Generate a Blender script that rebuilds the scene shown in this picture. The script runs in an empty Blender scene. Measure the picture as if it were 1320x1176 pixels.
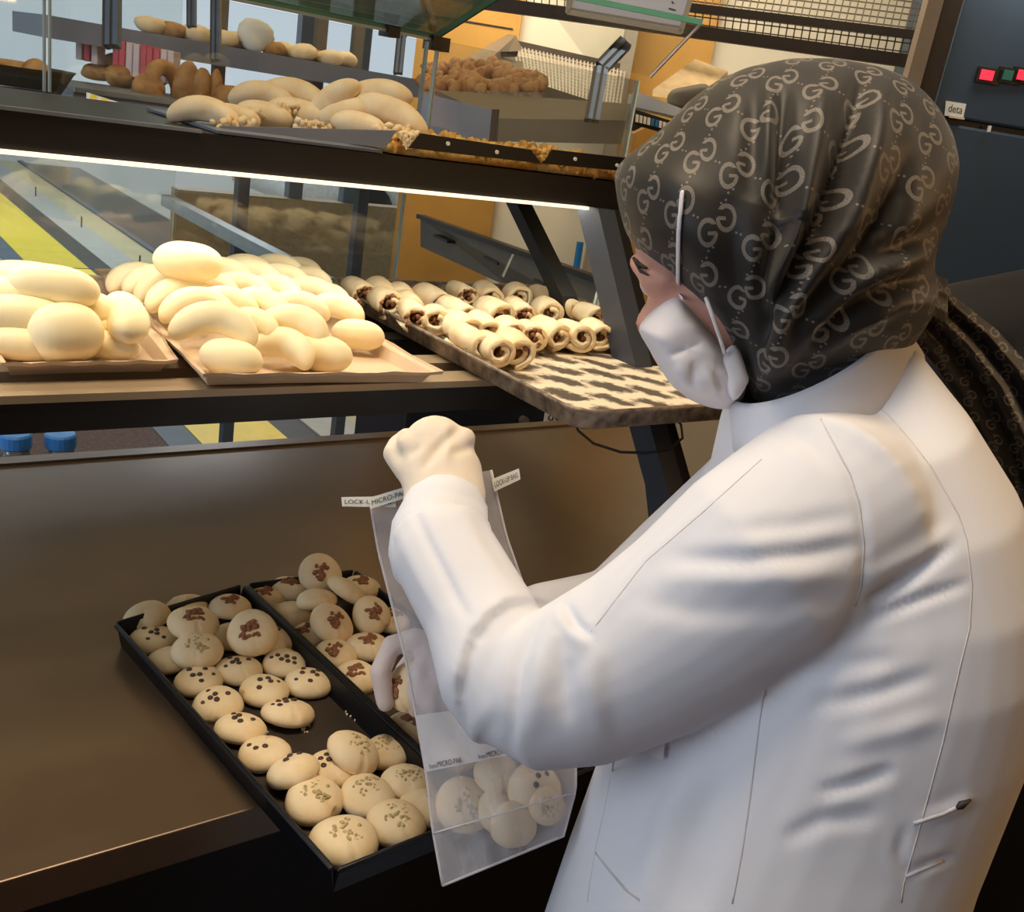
import bpy, bmesh, math, random
import numpy as np
from mathutils import Vector, Matrix
from mathutils.bvhtree import BVHTree
random.seed(7); np.random.seed(7)
S = bpy.context.scene
COL = S.collection

# ---------------------------------------------------------------- camera
FPX = 1275.43
_d1 = np.array([1760., -158., FPX]); _d2 = np.array([-600., 3612., FPX])
_d3 = np.cross(_d1, _d2)
_d1 /= np.linalg.norm(_d1); _d2 /= np.linalg.norm(_d2); _d3 /= np.linalg.norm(_d3)
CAMZ = 1.55
CAM = np.array([0., 0., CAMZ])
def ray(px, py):
    v = np.array([px-660., py-588., FPX])/FPX
    return np.array([v@_d1, v@_d3, -(v@_d2)])
def W(px, py, d): return CAM + d*ray(px, py)           # survey point: pixel + distance along the optical axis
def onZ(px, py, z): r = ray(px, py); return CAM + r*((z-CAMZ)/r[2])
def onY(px, py, y): r = ray(px, py); return CAM + r*(y/r[1])
def onX(px, py, x): r = ray(px, py); return CAM + r*(x/r[0])
def proj(V):
    q = np.asarray(V, float)-CAM
    a = q@np.array([_d1[0], _d3[0], -_d2[0]]); b = q@np.array([_d1[1], _d3[1], -_d2[1]]); c = q@np.array([_d1[2], _d3[2], -_d2[2]])
    return 660+FPX*a/c, 588+FPX*b/c, c
RIGHT = np.array([_d1[0], _d3[0], -_d2[0]]); DOWN = np.array([_d1[1], _d3[1], -_d2[1]]); FWD = np.array([_d1[2], _d3[2], -_d2[2]])
FH = np.array([FWD[0], FWD[1], 0.]); FH /= np.linalg.norm(FH)
RH = np.array([FH[1], -FH[0], 0.]); UP = np.array([0., 0., 1.])
def BW(px, py, f):                                      # on an upright plane f metres ahead
    r = ray(px, py); return CAM + r*(f/(r@FH))

cd = bpy.data.cameras.new('camera'); co = bpy.data.objects.new('camera', cd); COL.objects.link(co)
cd.sensor_fit = 'HORIZONTAL'; cd.sensor_width = 36.0; cd.lens = FPX/1320*36.0; cd.clip_start = 0.02; cd.clip_end = 200
M = Matrix(((RIGHT[0], -DOWN[0], -FWD[0], 0), (RIGHT[1], -DOWN[1], -FWD[1], 0), (RIGHT[2], -DOWN[2], -FWD[2], CAMZ), (0, 0, 0, 1)))
co.matrix_world = M
S.camera = co

# ---------------------------------------------------------------- world, lamps, exposure
w = bpy.data.worlds.new('world'); S.world = w; w.use_nodes = True
bg = w.node_tree.nodes['Background']; bg.inputs[0].default_value = (0.78, 0.88, 1.0, 1); bg.inputs[1].default_value = 0.85
S.view_settings.view_transform = 'Standard'; S.view_settings.look = 'None'; S.view_settings.gamma = 1.0
S.view_settings.use_curve_mapping = False
S.view_settings.exposure = 0.0
def area(name, loc, target, sx, sy, e, col):
    l = bpy.data.lights.new(name, 'AREA'); l.shape = 'RECTANGLE'; l.size = sx; l.size_y = sy; l.energy = e; l.color = col
    o = bpy.data.objects.new(name, l); COL.objects.link(o); o.location = loc
    d = Vector(target)-Vector(loc); o.rotation_euler = d.to_track_quat('-Z', 'Y').to_euler()
    return o
WARM = (1.0, 0.80, 0.56)
area('window_daylight', (-2.2, 0.9, 2.2), (0.7, 0.7, 1.1), 1.8, 1.8, 34, (0.76, 0.86, 1.0))
area('warm_light', (0.35, 0.75, 2.8), (0.42, 0.9, 0.9), 1.0, 0.5, 27, WARM)
area('warm_light', (2.2, -0.5, 2.0), (0.9, 0.5, 1.0), 0.5, 0.5, 8.5, (1.0, 0.58, 0.25))  # warm fill added at right, below the ceiling, to tint the coat's back
area('wall_fill', tuple(BW(900, -230, 3.3)), tuple(BW(900, 120, 4.15)), 2.6, 0.2, 34, (1.0, 0.86, 0.66))  # unseen fill added above the frame to brighten the cream wall

area('ceiling_uplight_fill', (1.3, 3.2, 2.62), (1.3, 3.2, 2.95), 3.0, 1.2, 26, (1.0, .86, .62))  # unseen uplight added to brighten the ceiling behind the glass canopy
area('window_daylight', (1.5, 9.4, 3.9), (1.2, 4.6, 0.0), 5.0, 1.2, 240, (0.86, 0.93, 1.0))

# ---------------------------------------------------------------- materials
def lin(c):
    if isinstance(c, str):
        c = c.lstrip('#'); c = [int(c[i:i+2], 16)/255 for i in (0, 2, 4)]
    return tuple((x/12.92 if x <= .04045 else ((x+.055)/1.055)**2.4) for x in c)
class N:
    def __init__(s, name):
        s.m = bpy.data.materials.new(name); s.m.use_nodes = True; s.t = s.m.node_tree
        s.b = s.t.nodes['Principled BSDF']; s.out = s.t.nodes['Material Output']
    def n(s, typ, **kw):
        x = s.t.nodes.new(typ)
        for k, v in kw.items(): setattr(x, k, v)
        return x
    def link(s, a, b): s.t.links.new(a, b)
    def val(s, x, inp):
        if isinstance(x, (int, float)): inp.default_value = x
        elif isinstance(x, tuple): inp.default_value = x
        else: s.link(x, inp)
    def math(s, op, a, b=0.0, c=0.0):
        x = s.n('ShaderNodeMath', operation=op); s.val(a, x.inputs[0]); s.val(b, x.inputs[1]); s.val(c, x.inputs[2]); return x.outputs[0]
    def mix(s, f, a, b):
        x = s.n('ShaderNodeMix', data_type='RGBA'); s.val(f, x.inputs[0])
        for v, i in ((a, 6), (b, 7)):
            if isinstance(v, tuple) and len(v) == 3: v = v+(1,)
            s.val(v, x.inputs[i])
        return x.outputs[2]
    def noise(s, scale, detail=3, co=None, rough=.55):
        x = s.n('ShaderNodeTexNoise'); x.inputs['Scale'].default_value = scale; x.inputs['Detail'].default_value = detail; x.inputs['Roughness'].default_value = rough
        if co is None: co = s.coord()
        s.link(co, x.inputs['Vector']); return x.outputs[0]
    def coord(s, k='Object'):
        if not hasattr(s, 'tc'): s.tc = s.n('ShaderNodeTexCoord')
        return s.tc.outputs[k]
    def bump(s, h, strength=.3, dist=.002):
        x = s.n('ShaderNodeBump'); x.inputs['Strength'].default_value = strength; x.inputs['Distance'].default_value = dist
        s.link(h, x.inputs['Height']); s.link(x.outputs[0], s.b.inputs['Normal'])
    def ramp(s, f, a, b):
        x = s.n('ShaderNodeMapRange', clamp=True); s.val(f, x.inputs[0]); x.inputs[1].default_value = a; x.inputs[2].default_value = b; return x.outputs[0]
def mat(name, c, rough=.5, metal=0., var=.12, scale=30., bump=0., bscale=200., spec=.5, sss=0., bdist=.002, c2=None):
    k = N(name); c = lin(c)
    c2 = lin(c2) if c2 else tuple(x*(1-2*var) for x in c)
    f = k.ramp(k.noise(scale, 4), .3, .7)
    k.link(k.mix(f, tuple(c), tuple(c2)), k.b.inputs['Base Color'])
    k.b.inputs['Roughness'].default_value = rough; k.b.inputs['Metallic'].default_value = metal
    k.b.inputs['Specular IOR Level'].default_value = spec
    if sss:
        k.b.inputs['Subsurface Weight'].default_value = sss; k.b.inputs['Subsurface Radius'].default_value = (.012, .007, .004); k.b.inputs['Subsurface Scale'].default_value = .5
    if bump: k.bump(k.noise(bscale, 4), bump, bdist)
    return k.m
def emis(name, c, s):
    k = N(name); k.b.inputs['Base Color'].default_value = lin(c)+(1,); k.b.inputs['Emission Color'].default_value = lin(c)+(1,); k.b.inputs['Emission Strength'].default_value = s
    return k.m
def glassm(name, tint=(.93, .97, .95), refl=.10, haze=.0):
    k = N(name); tr = k.n('ShaderNodeBsdfTransparent'); tr.inputs[0].default_value = tint+(1,)
    gl = k.n('ShaderNodeBsdfGlossy'); gl.inputs['Roughness'].default_value = .03
    fr = k.n('ShaderNodeFresnel'); fr.inputs[0].default_value = 1.5
    f = k.math('ADD', k.math('MULTIPLY', fr.outputs[0], 1.0), refl, 0)
    f = k.math('MINIMUM', f, .9)
    mx = k.n('ShaderNodeMixShader'); k.link(f, mx.inputs[0]); k.link(tr.outputs[0], mx.inputs[1]); k.link(gl.outputs[0], mx.inputs[2])
    last = mx.outputs[0]
    if haze:
        df = k.n('ShaderNodeBsdfDiffuse'); df.inputs[0].default_value = (.75, .77, .78, 1)
        m2 = k.n('ShaderNodeMixShader'); m2.inputs[0].default_value = haze; k.link(last, m2.inputs[1]); k.link(df.outputs[0], m2.inputs[2]); last = m2.outputs[0]
    k.link(last, k.out.inputs[0]); return k.m
MT = {}
MT['steel'] = mat('dark_brushed_steel', '#725e4a', .30, .35, .10, 6, .08, 90, .5, bdist=.0006)
MT['black'] = mat('black_painted_metal', '#17130f', .45, 0, .15, 20, .05, 300)
MT['blackflat'] = mat('black_cabinet', '#0b0a0a', .6, 0, .1, 8)
MT['beamtop'] = mat('lit_tan_rail', '#b8a284', .38, .25, .12, 9, .06, 120)  # LED light on the black beam's top, put into the tan colour
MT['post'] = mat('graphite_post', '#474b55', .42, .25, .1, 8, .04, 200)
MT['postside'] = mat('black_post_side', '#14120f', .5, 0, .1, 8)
MT['tray'] = mat('black_baking_tray', '#1c1d21', .38, .35, .2, 14, .12, 120)
MT['traybed'] = mat('brown_black_tray_bed', '#4c4139', .48, .25, .2, 18, .15, 160)
MT['greytray'] = mat('grey_tray_front', '#7d879d', .45, .2, .08, 12)
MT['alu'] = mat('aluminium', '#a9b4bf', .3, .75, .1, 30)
MT['cream'] = mat('cream_bread', '#fff2cf', .62, 0, .05, 22, .12, 110, .25, .08, c2='#fbe6b4')
MT['cookie'] = mat('pale_cookie', '#f7e6c4', .7, 0, .06, 26, .22, 130, .2, .06, c2='#ebcd9c')
MT['simit'] = mat('tan_bread', '#fdebcb', .6, 0, .08, 24, .15, 140, .25, .05, c2='#eeca98')
MT['roll'] = mat('baked_dough', '#f9ebcb', .62, 0, .08, 40, .15, 160, .25, .05, c2='#ecca94')
MT['choc'] = mat('dark_chocolate', '#4a3527', .4, 0, .1, 60)
MT['walnut'] = mat('walnut_filling', '#a8714c', .7, 0, .2, 140, .5, 300, c2='#7c4a30')
MT['pist'] = mat('nut_crumbs', '#d6c193', .7, 0, .2, 160, .5, 300, c2='#ab9560')
MT['crumb'] = mat('golden_crumbs', '#e6bd6e', .7, 0, .2, 90, .6, 260, c2='#c98d3a')
MT['loaf'] = mat('brown_loaf', '#c9985f', .6, 0, .2, 30, .4, 120, c2='#8f5d2e')
MT['paper'] = mat('paper_tray', '#dcc3a6', .75, 0, .06, 20, .1, 160)
MT['white'] = mat('white_cloth', '#e2e3ec', .85, 0, .015, 6, .06, 900, .15)
MT['glove'] = mat('cream_glove', '#ecdfcf', .8, 0, .04, 12, .12, 160, .2, .05)
MT['glove2'] = mat('pale_latex_glove', '#e6d9d8', .55, 0, .05, 14, .12, 160, .3, .05)
MT['mask'] = mat('white_mask', '#e6e2e8', .85, 0, .02, 10, .12, 700, .15)
MT['skin'] = mat('skin', '#d9a391', .55, 0, .06, 12, .06, 400, .35, .12)
MT['brow'] = mat('dark_hair', '#2c1f1c', .6)
MT['eye'] = mat('eye_white', '#dcd2cc', .3)
MT['trousers'] = mat('dark_trousers', '#20222b', .8, 0, .1, 12, .1, 300)
MT['shoe'] = mat('white_shoe', '#d8d5d2', .5)
MT['coatblack'] = mat('black_jacket', '#17171d', .85, 0, .15, 9, .25, 60)
MT['wallwhite'] = mat('cream_wall', '#e8dfc8', .8, 0, .03, 3)
MT['ceil'] = mat('olive_ceiling', '#d6cdac', .8, 0, .06, 3)
MT['wood'] = mat('honey_wood', '#cf9c48', .5, 0, .12, 4, .08, 40)
MT['pillar'] = mat('grey_pillar', '#a59c8a', .7, 0, .05, 4)
MT['floor'] = mat('grey_tile_floor', '#b9b1a0', .35, 0, .06, 4)
MT['floordark'] = mat('dark_red_floor', '#4b2f25', .4, 0, .12, 6)
MT['yellow'] = mat('yellow_strip', '#f0cf10', .5, 0, .06, 12, .2, 80)
MT['mat'] = mat('red_brown_mat', '#6f5752', .95, 0, .3, 130, .6, 220)
MT['blue_grey'] = mat('blue_grey_floor', '#4a5868', .6, 0, .08, 10)
MT['darkstrip'] = mat('dark_strip', '#3b362e', .6, 0, .1, 10)
MT['kerb'] = mat('pale_stone_kerb', '#b4b1a9', .7, 0, .06, 8, .1, 60)
MT['kerbtop'] = mat('cream_stone', '#c4b58c', .7, 0, .06, 8)
MT['oven'] = mat('blue_black_oven', '#33475c', .5, .1, .1, 3)
MT['frame'] = mat('taupe_frame', '#8b7d6d', .5, .2, .06, 8)
MT['framedark'] = mat('brown_frame_side', '#2f241c', .55)
MT['rack'] = mat('rack_wire', '#5a5147', .45, .5, .1, 20)
MT['rackpale'] = mat('pale_rack_wire', '#c9bfb0', .45, .3, .08, 20)
MT['rackbar'] = mat('rack_bar', '#2a221c', .5, .3, .1, 20)
MT['shelfgrey'] = mat('grey_brown_shelf', '#6a6255', .6, .1, .1, 8)
MT['sign'] = mat('lavender_sign', '#c2c5d3', .45, 0, .02, 8)
MT['ink'] = mat('black_ink', '#26242a', .6)
MT['label'] = mat('white_label', '#e8e8e2', .6, 0, .02, 30)
MT['bluecap'] = mat('blue_cap', '#4b98f2', .4, 0, .05, 40)
MT['bottle'] = glassm('clear_plastic', (.93, .96, .98), .08, .05)
MT['glass'] = glassm('display_glass', (.95, .975, .965), .05, .02)
MT['glassgreen'] = glassm('green_glass', (.93, .96, .92), .04, .10)
MT['glassedge'] = mat('glass_edge', '#c9d6cd', .25, 0, .05, 30)
MT['greenedge'] = mat('green_glass_edge', '#5f9c82', .25, 0, .05, 30)
MT['pinkedge'] = mat('pale_glass_edge', '#e0cfc6', .25, 0, .05, 30)
MT['profile'] = mat('blue_black_profile', '#4c5f79', .38, .35, .08, 20)
MT['red'] = mat('red_wrapper', '#c8404f', .45, 0, .1, 60)
MT['pinkwhite'] = mat('pink_white_wrapper', '#d9c6cb', .45, 0, .06, 60)
MT['redlit'] = emis('red_switch', '#e0304a', .9)
MT['greenlit'] = emis('green_switch', '#1f5a4c', .25)
MT['led'] = emis('led_strip', '#ffe9cf', 1.15)
MT['car'] = mat('white_car', '#e8ecf0', .25)
MT['carglass'] = mat('car_window', '#8fa6b2', .15)
MT['tyre'] = mat('black_tyre', '#15151a', .8)
MT['pavement'] = mat('pale_pavement', '#c6ccd2', .8, 0, .05, 4)
MT['blue'] = mat('blue_marker', '#1d7fc4', .4)
MT['carton'] = mat('printed_board', '#c9ad80', .6, 0, .15, 22)
MT['wire'] = mat('black_cable', '#191715', .5)
MT['stitch'] = mat('white_seam', '#d6d1d4', .85)
MT['darkglass'] = mat('dark_reflection_box', '#2b2f38', .25, .2, .1, 8)

def flour_mat():                                        # dark tray dusted with flour, ovals left by the rolls
    k = N('floured_tray'); sx = k.n('ShaderNodeSeparateXYZ'); k.link(k.coord(), sx.inputs[0])
    wob = k.math('MULTIPLY', k.math('SUBTRACT', k.noise(16, 3), .5), .030)
    x = k.math('ADD', sx.outputs[0], wob); y = k.math('ADD', sx.outputs[1], wob)
    x = k.math('ADD', x, k.math('MULTIPLY', y, .25))
    row = k.math('FLOOR', k.math('DIVIDE', x, .042))
    off = k.math('MULTIPLY', k.math('FRACT', k.math('MULTIPLY', row, .37)), .072)
    u = k.math('SUBTRACT', k.math('FRACT', k.math('DIVIDE', x, .042)), .5)
    v = k.math('SUBTRACT', k.math('FRACT', k.math('DIVIDE', k.math('ADD', y, off), .072)), .5)
    d = k.math('SQRT', k.math('ADD', k.math('POWER', k.math('DIVIDE', k.math('ADD', u, k.math('MULTIPLY', v, .35)), .40), 2.0), k.math('POWER', k.math('DIVIDE', v, .38), 4.0)))
    d = k.math('ADD', d, k.math('MULTIPLY', k.math('SUBTRACT', k.noise(95, 5), .5), 1.9))
    f = k.ramp(d, .62, 1.2)
    k.link(k.mix(f, lin('#574c40'), lin('#e8dac2')), k.b.inputs['Base Color']); k.b.inputs['Roughness'].default_value = .7
    k.bump(k.noise(260, 4), .15, .001); return k.m
MT['flour'] = flour_mat()
MT['trayrim'] = mat('worn_tray_rim', '#ab9884', .5, .35, .25, 70, .3, 200, c2='#54443a')

def scarf_mat():
    k = N('monogram_scarf'); uv = k.n('ShaderNodeUVMap'); sx = k.n('ShaderNodeSeparateXYZ'); k.link(uv.outputs[0], sx.inputs[0])
    w_ = k.n('ShaderNodeTexNoise'); w_.inputs['Scale'].default_value = 9; k.link(uv.outputs[0], w_.inputs['Vector'])
    wob = k.math('MULTIPLY', k.math('SUBTRACT', w_.outputs[0], .5), .012)
    X = k.math('ADD', sx.outputs[0], wob); Y_ = k.math('SUBTRACT', sx.outputs[1], wob)
    ca, sa = math.cos(math.radians(20)), math.sin(math.radians(20))
    a = k.math('DIVIDE', k.math('ADD', k.math('MULTIPLY', X, ca), k.math('MULTIPLY', Y_, sa)), .0335)
    b = k.math('DIVIDE', k.math('SUBTRACT', k.math('MULTIPLY', Y_, ca), k.math('MULTIPLY', X, sa)), .042)
    fa = k.math('MULTIPLY', k.math('SUBTRACT', k.math('FRACT', a), .5), .0335)
    fb = k.math('MULTIPLY', k.math('SUBTRACT', k.math('FRACT', b), .5), .042)
    # back to upright axes so the letters stand straight
    px = k.math('SUBTRACT', k.math('MULTIPLY', fa, ca), k.math('MULTIPLY', fb, sa))
    py = k.math('ADD', k.math('MULTIPLY', fa, sa), k.math('MULTIPLY', fb, ca))
    def gee(cx, cy, flip):
        x = k.math('SUBTRACT', px, cx); y = k.math('SUBTRACT', py, cy)
        if flip: x = k.math('MULTIPLY', x, -1.0)
        ex = k.math('DIVIDE', x, .0062); ey = k.math('DIVIDE', y, .0082)
        d = k.math('SQRT', k.math('ADD', k.math('MULTIPLY', ex, ex), k.math('MULTIPLY', ey, ey)))
        ring = k.math('LESS_THAN', k.math('ABSOLUTE', k.math('SUBTRACT', d, 1.0)), .21)
        gap = k.math('MULTIPLY', k.math('GREATER_THAN', ex, .25), k.math('LESS_THAN', k.math('ABSOLUTE', k.math('ADD', ey, .32)), .34))
        ring = k.math('MULTIPLY', ring, k.math('SUBTRACT', 1.0, gap))
        bar = k.math('MULTIPLY', k.math('LESS_THAN', k.math('ABSOLUTE', k.math('SUBTRACT', ex, .55)), .5), k.math('LESS_THAN', k.math('ABSOLUTE', k.math('SUBTRACT', ey, .05)), .15))
        return k.math('MAXIMUM', ring, bar)
    g = k.math('MAXIMUM', gee(-.0066, .0050, False), gee(.0066, -.0050, True))
    def dots(cx, cy):
        x = k.math('SUBTRACT', fa, cx); y = k.math('SUBTRACT', fb, cy)
        return k.math('LESS_THAN', k.math('ADD', k.math('MULTIPLY', x, x), k.math('MULTIPLY', y, y)), .0009**2)
    for cx, cy in ((.0150, 0.), (-.0150, .0), (.0, .0185), (.0, -.0185), (.0025, .0150), (-.0025, -.0150)):
        g = k.math('MAXIMUM', g, dots(cx, cy))
    n2 = k.n('ShaderNodeTexNoise'); n2.inputs['Scale'].default_value = 1400; k.link(uv.outputs[0], n2.inputs['Vector'])
    g = k.math('MULTIPLY', g, k.ramp(n2.outputs[0], .2, .6))
    k.link(k.mix(g, lin('#201d1b'), lin('#7d766e')), k.b.inputs['Base Color'])
    k.b.inputs['Roughness'].default_value = .55; k.b.inputs['Specular IOR Level'].default_value = .35
    k.b.inputs['Sheen Weight'].default_value = .15
    k.bump(n2.outputs[0], .1, .0006)
    return k.m
MT['scarf'] = scarf_mat()
def bag_mat(name, alpha, rough=.18):
    k = N(name); tr = k.n('ShaderNodeBsdfTransparent'); tr.inputs[0].default_value = (.97, .96, .97, 1)
    k.b.inputs['Base Color'].default_value = (.86, .83, .86, 1); k.b.inputs['Roughness'].default_value = rough
    k.bump(k.noise(26, 3), .5, .01)
    lw = k.n('ShaderNodeLayerWeight'); lw.inputs[0].default_value = .35
    f = k.math('MINIMUM', k.math('ADD', k.math('MULTIPLY', lw.outputs['Facing'], .35), alpha), 1.0)
    mx = k.n('ShaderNodeMixShader'); k.link(f, mx.inputs[0]); k.link(tr.outputs[0], mx.inputs[1]); k.link(k.b.outputs[0], mx.inputs[2])
    k.link(mx.outputs[0], k.out.inputs[0]); return k.m
MT['bag'] = bag_mat('clear_plastic_bag', .25)
MT['bagband'] = bag_mat('frosted_label_band', .62, .4)

# ---------------------------------------------------------------- mesh building
ORG = {}
def origin(o): return ORG.get(o.name, np.zeros(3)) if o else np.zeros(3)
class MB:
    def __init__(s): s.v = []; s.f = []; s.uv = None
    def add(s, V, F):
        b = len(s.v); s.v += [tuple(map(float, p)) for p in V]; s.f += [tuple(i+b for i in f) for f in F]; return s
    def box(s, c, d, ax=None):
        c = np.array(c, float); A = np.eye(3) if ax is None else np.array(ax)
        V = [c+A[0]*d[0]/2*i+A[1]*d[1]/2*j+A[2]*d[2]/2*k for i in (-1, 1) for j in (-1, 1) for k in (-1, 1)]
        return s.add(V, [(0, 1, 3, 2), (4, 6, 7, 5), (0, 4, 5, 1), (2, 3, 7, 6), (0, 2, 6, 4), (1, 5, 7, 3)])
    def box2(s, lo, hi): return s.box((np.array(lo)+np.array(hi))/2, np.array(hi)-np.array(lo))
    def prism(s, P, ext):
        P = [np.array(p, float) for p in P]; e = np.array(ext, float); n = len(P)
        V = P+[p+e for p in P]
        return s.add(V, [tuple(range(n))[::-1], tuple(range(n, 2*n))]+[(i, (i+1) % n, n+(i+1) % n, n+i) for i in range(n)])
    def bar(s, a, b, wd, hd, up=(0, 0, 1)):
        a = np.array(a, float); b = np.array(b, float); z = b-a; L = np.linalg.norm(z); z /= L
        x = np.cross(z, np.array(up, float)); x /= np.linalg.norm(x); y = np.cross(x, z)
        return s.box((a+b)/2, (wd, hd, L), (x, y, z))
    def loft(s, rings, cap=True, closed=True):
        n = len(rings[0]); V = [p for r in rings for p in r]; F = []
        for i in range(len(rings)-1):
            for j in range(n if closed else n-1):
                F.append((i*n+j, i*n+(j+1) % n, (i+1)*n+(j+1) % n, (i+1)*n+j))
        if cap and closed: F += [tuple(range(n))[::-1], tuple(range((len(rings)-1)*n, len(rings)*n))]
        return s.add(V, F)
    def tube(s, P, R, n=8, cap=True, round_=False, flat=1.0, up=None):
        P = [np.array(p, float) for p in P]
        if not hasattr(R, '__len__'): R = [R]*len(P)
        R = list(R)
        if round_:
            for end in (0, -1):
                d = P[0]-P[1] if end == 0 else P[-1]-P[-2]; d /= np.linalg.norm(d); p0 = P[end]; r0 = R[end]
                for t in (.45, .8, .97):
                    q = p0+d*r0*t; rr = r0*math.sqrt(max(1-t*t, .03))
                    if end == 0: P.insert(0, q); R.insert(0, rr)
                    else: P.append(q); R.append(rr)
        rings = []; u = None
        for i, p in enumerate(P):
            t = P[min(i+1, len(P)-1)]-P[max(i-1, 0)]; t /= np.linalg.norm(t)+1e-12
            if u is None:
                a = np.array(up if up is not None else (0, 0, 1.)); 
                if abs(a@t) > .9: a = np.array((1., 0, 0))
                u = a-t*(a@t)
            else: u = u-t*(u@t)
            u /= np.linalg.norm(u); v = np.cross(t, u)
            rings.append([p+R[i]*(math.cos(k*2*math.pi/n)*v+flat*math.sin(k*2*math.pi/n)*u) for k in range(n)])
        return s.loft(rings, cap)
    def lathe(s, prof, n=16, c=(0, 0, 0)):
        c = np.array(c, float)
        return s.loft([[c+np.array((r*math.cos(2*math.pi*k/n), r*math.sin(2*math.pi*k/n), z)) for k in range(n)] for r, z in prof])
    def sphere(s, c, r, nu=12, nv=8):
        c = np.array(c, float); r = np.array(r if hasattr(r, '__len__') else (r, r, r), float)
        return s.loft([[c+r*np.array((math.sin(a)*math.cos(2*math.pi*k/nu), math.sin(a)*math.sin(2*math.pi*k/nu), -math.cos(a))) for k in range(nu)]
                       for a in np.linspace(.08, math.pi-.08, nv)])
    def mesh(s, name, m=None, smooth=False, off=(0, 0, 0)):
        me = bpy.data.meshes.new(name); off = np.array(off)
        me.from_pydata([tuple(np.array(p)-off) for p in s.v], [], s.f); me.validate(); me.update()
        bm = bmesh.new(); bm.from_mesh(me); bmesh.ops.recalc_face_normals(bm, faces=bm.faces); bm.to_mesh(me); bm.free()
        if smooth: me.polygons.foreach_set('use_smooth', [True]*len(me.polygons))
        if m is not None: me.materials.append(m)
        return me
def setp(o, label=None, cat=None, group=None, kind=None):
    if label: o['label'] = label
    if cat: o['category'] = cat
    if group: o['group'] = group
    if kind: o['kind'] = kind
    return o
def link(name, me, parent=None, org=None):
    o = bpy.data.objects.new(name, me); COL.objects.link(o)
    if parent is not None:
        o.parent = parent; ORG[o.name] = origin(parent)
        if org is not None: o.location = tuple(np.array(org)-origin(parent)); ORG[o.name] = np.array(org)
    elif org is not None:
        o.location = tuple(org); ORG[o.name] = np.array(org, float)
    return o
def part(name, mb, m, parent, smooth=False, label=None, kind=None):
    o = link(name, mb.mesh(name, m, smooth, origin(parent)), parent); return setp(o, label, None, None, kind)
def solo(name, mb, m, label, cat, group=None, smooth=False, kind=None):
    V = np.array(mb.v); c = V.mean(0); c[2] = V[:, 2].min()
    o = link(name, mb.mesh(name, m, smooth, c), None, c); return setp(o, label, cat, group, kind)
def thing(name, loc, label, cat, group=None):
    o = link(name, None, None, np.array(loc, float)); return setp(o, label, cat, group)
def struct(name, mb, m, smooth=False):
    o = link(name, mb.mesh(name, m, smooth)); o['kind'] = 'structure'; return o
def bevel(o, wdt, seg=2):
    b = o.modifiers.new('bevel', 'BEVEL'); b.width = wdt; b.segments = seg; b.limit_method = 'ANGLE'; return o
def inflate(poly, c, d0, thick, n=96, rings=13, e=.75, tilt=(0, 0)):
    """closed lens from an outline: near and far half bulge by thick about distance d0"""
    poly = [np.array(p, float) for p in poly]; c = np.array(c, float); R = []
    for k in range(n):
        a = 2*math.pi*k/n; d = np.array((math.cos(a), math.sin(a))); best = 0
        for i in range(len(poly)):
            p = poly[i]-c; q = poly[(i+1) % len(poly)]-poly[i]; den = d[0]*q[1]-d[1]*q[0]
            if abs(den) < 1e-9: continue
            t = (p[0]*q[1]-p[1]*q[0])/den; s_ = (p[0]*d[1]-p[1]*d[0])/den
            if t > 0 and -1e-6 <= s_ <= 1+1e-6: best = max(best, t)
        R.append(best)
    R = np.array(R)
    for _ in range(2): R = (np.roll(R, 1)+2*R+np.roll(R, -1))/4
    out = []; info = []
    hh = np.linspace(.012, 1, (rings+1)//2); us = [(-1, u) for u in hh]+[(1, u) for u in hh[-2::-1]]
    for sg, u in us:
        cr = math.sin(u*math.pi/2); sn = sg*math.sqrt(max(0, 1-cr**(2/e))); ring = []
        for k in range(n):
            a = 2*math.pi*k/n; x = c[0]+R[k]*cr*math.cos(a); y = c[1]+R[k]*cr*math.sin(a)
            dd = d0+thick*sn+tilt[0]*(x-c[0])/1000+tilt[1]*(y-c[1])/1000
            ring.append(W(x, y, dd)); rho = R[k]*u*1.22
            info.append((rho*math.cos(a)*d0/FPX, rho*math.sin(a)*d0/FPX))
        out.append(ring)
    return out, info
def remesh(name, mb, voxel, smooth_it=6, m=None):
    me = mb.mesh(name); o = bpy.data.objects.new(name, me); COL.objects.link(o)
    r = o.modifiers.new('r', 'REMESH'); r.mode = 'VOXEL'; r.voxel_size = voxel
    sm = o.modifiers.new('s', 'SMOOTH'); sm.factor = .5; sm.iterations = smooth_it
    dg = bpy.context.evaluated_depsgraph_get(); me2 = bpy.data.meshes.new_from_object(o.evaluated_get(dg))
    bpy.data.objects.remove(o); bpy.data.meshes.remove(me); me2.name = name
    me2.polygons.foreach_set('use_smooth', [True]*len(me2.polygons)); me2.materials.clear()
    if m: me2.materials.append(m)
    return me2
def verts(me): a = np.empty(len(me.vertices)*3); me.vertices.foreach_get('co', a); return a.reshape(-1, 3)
def normals(me): a = np.empty(len(me.vertices)*3); me.vertex_normals.foreach_get('vector', a); return a.reshape(-1, 3)
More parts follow.
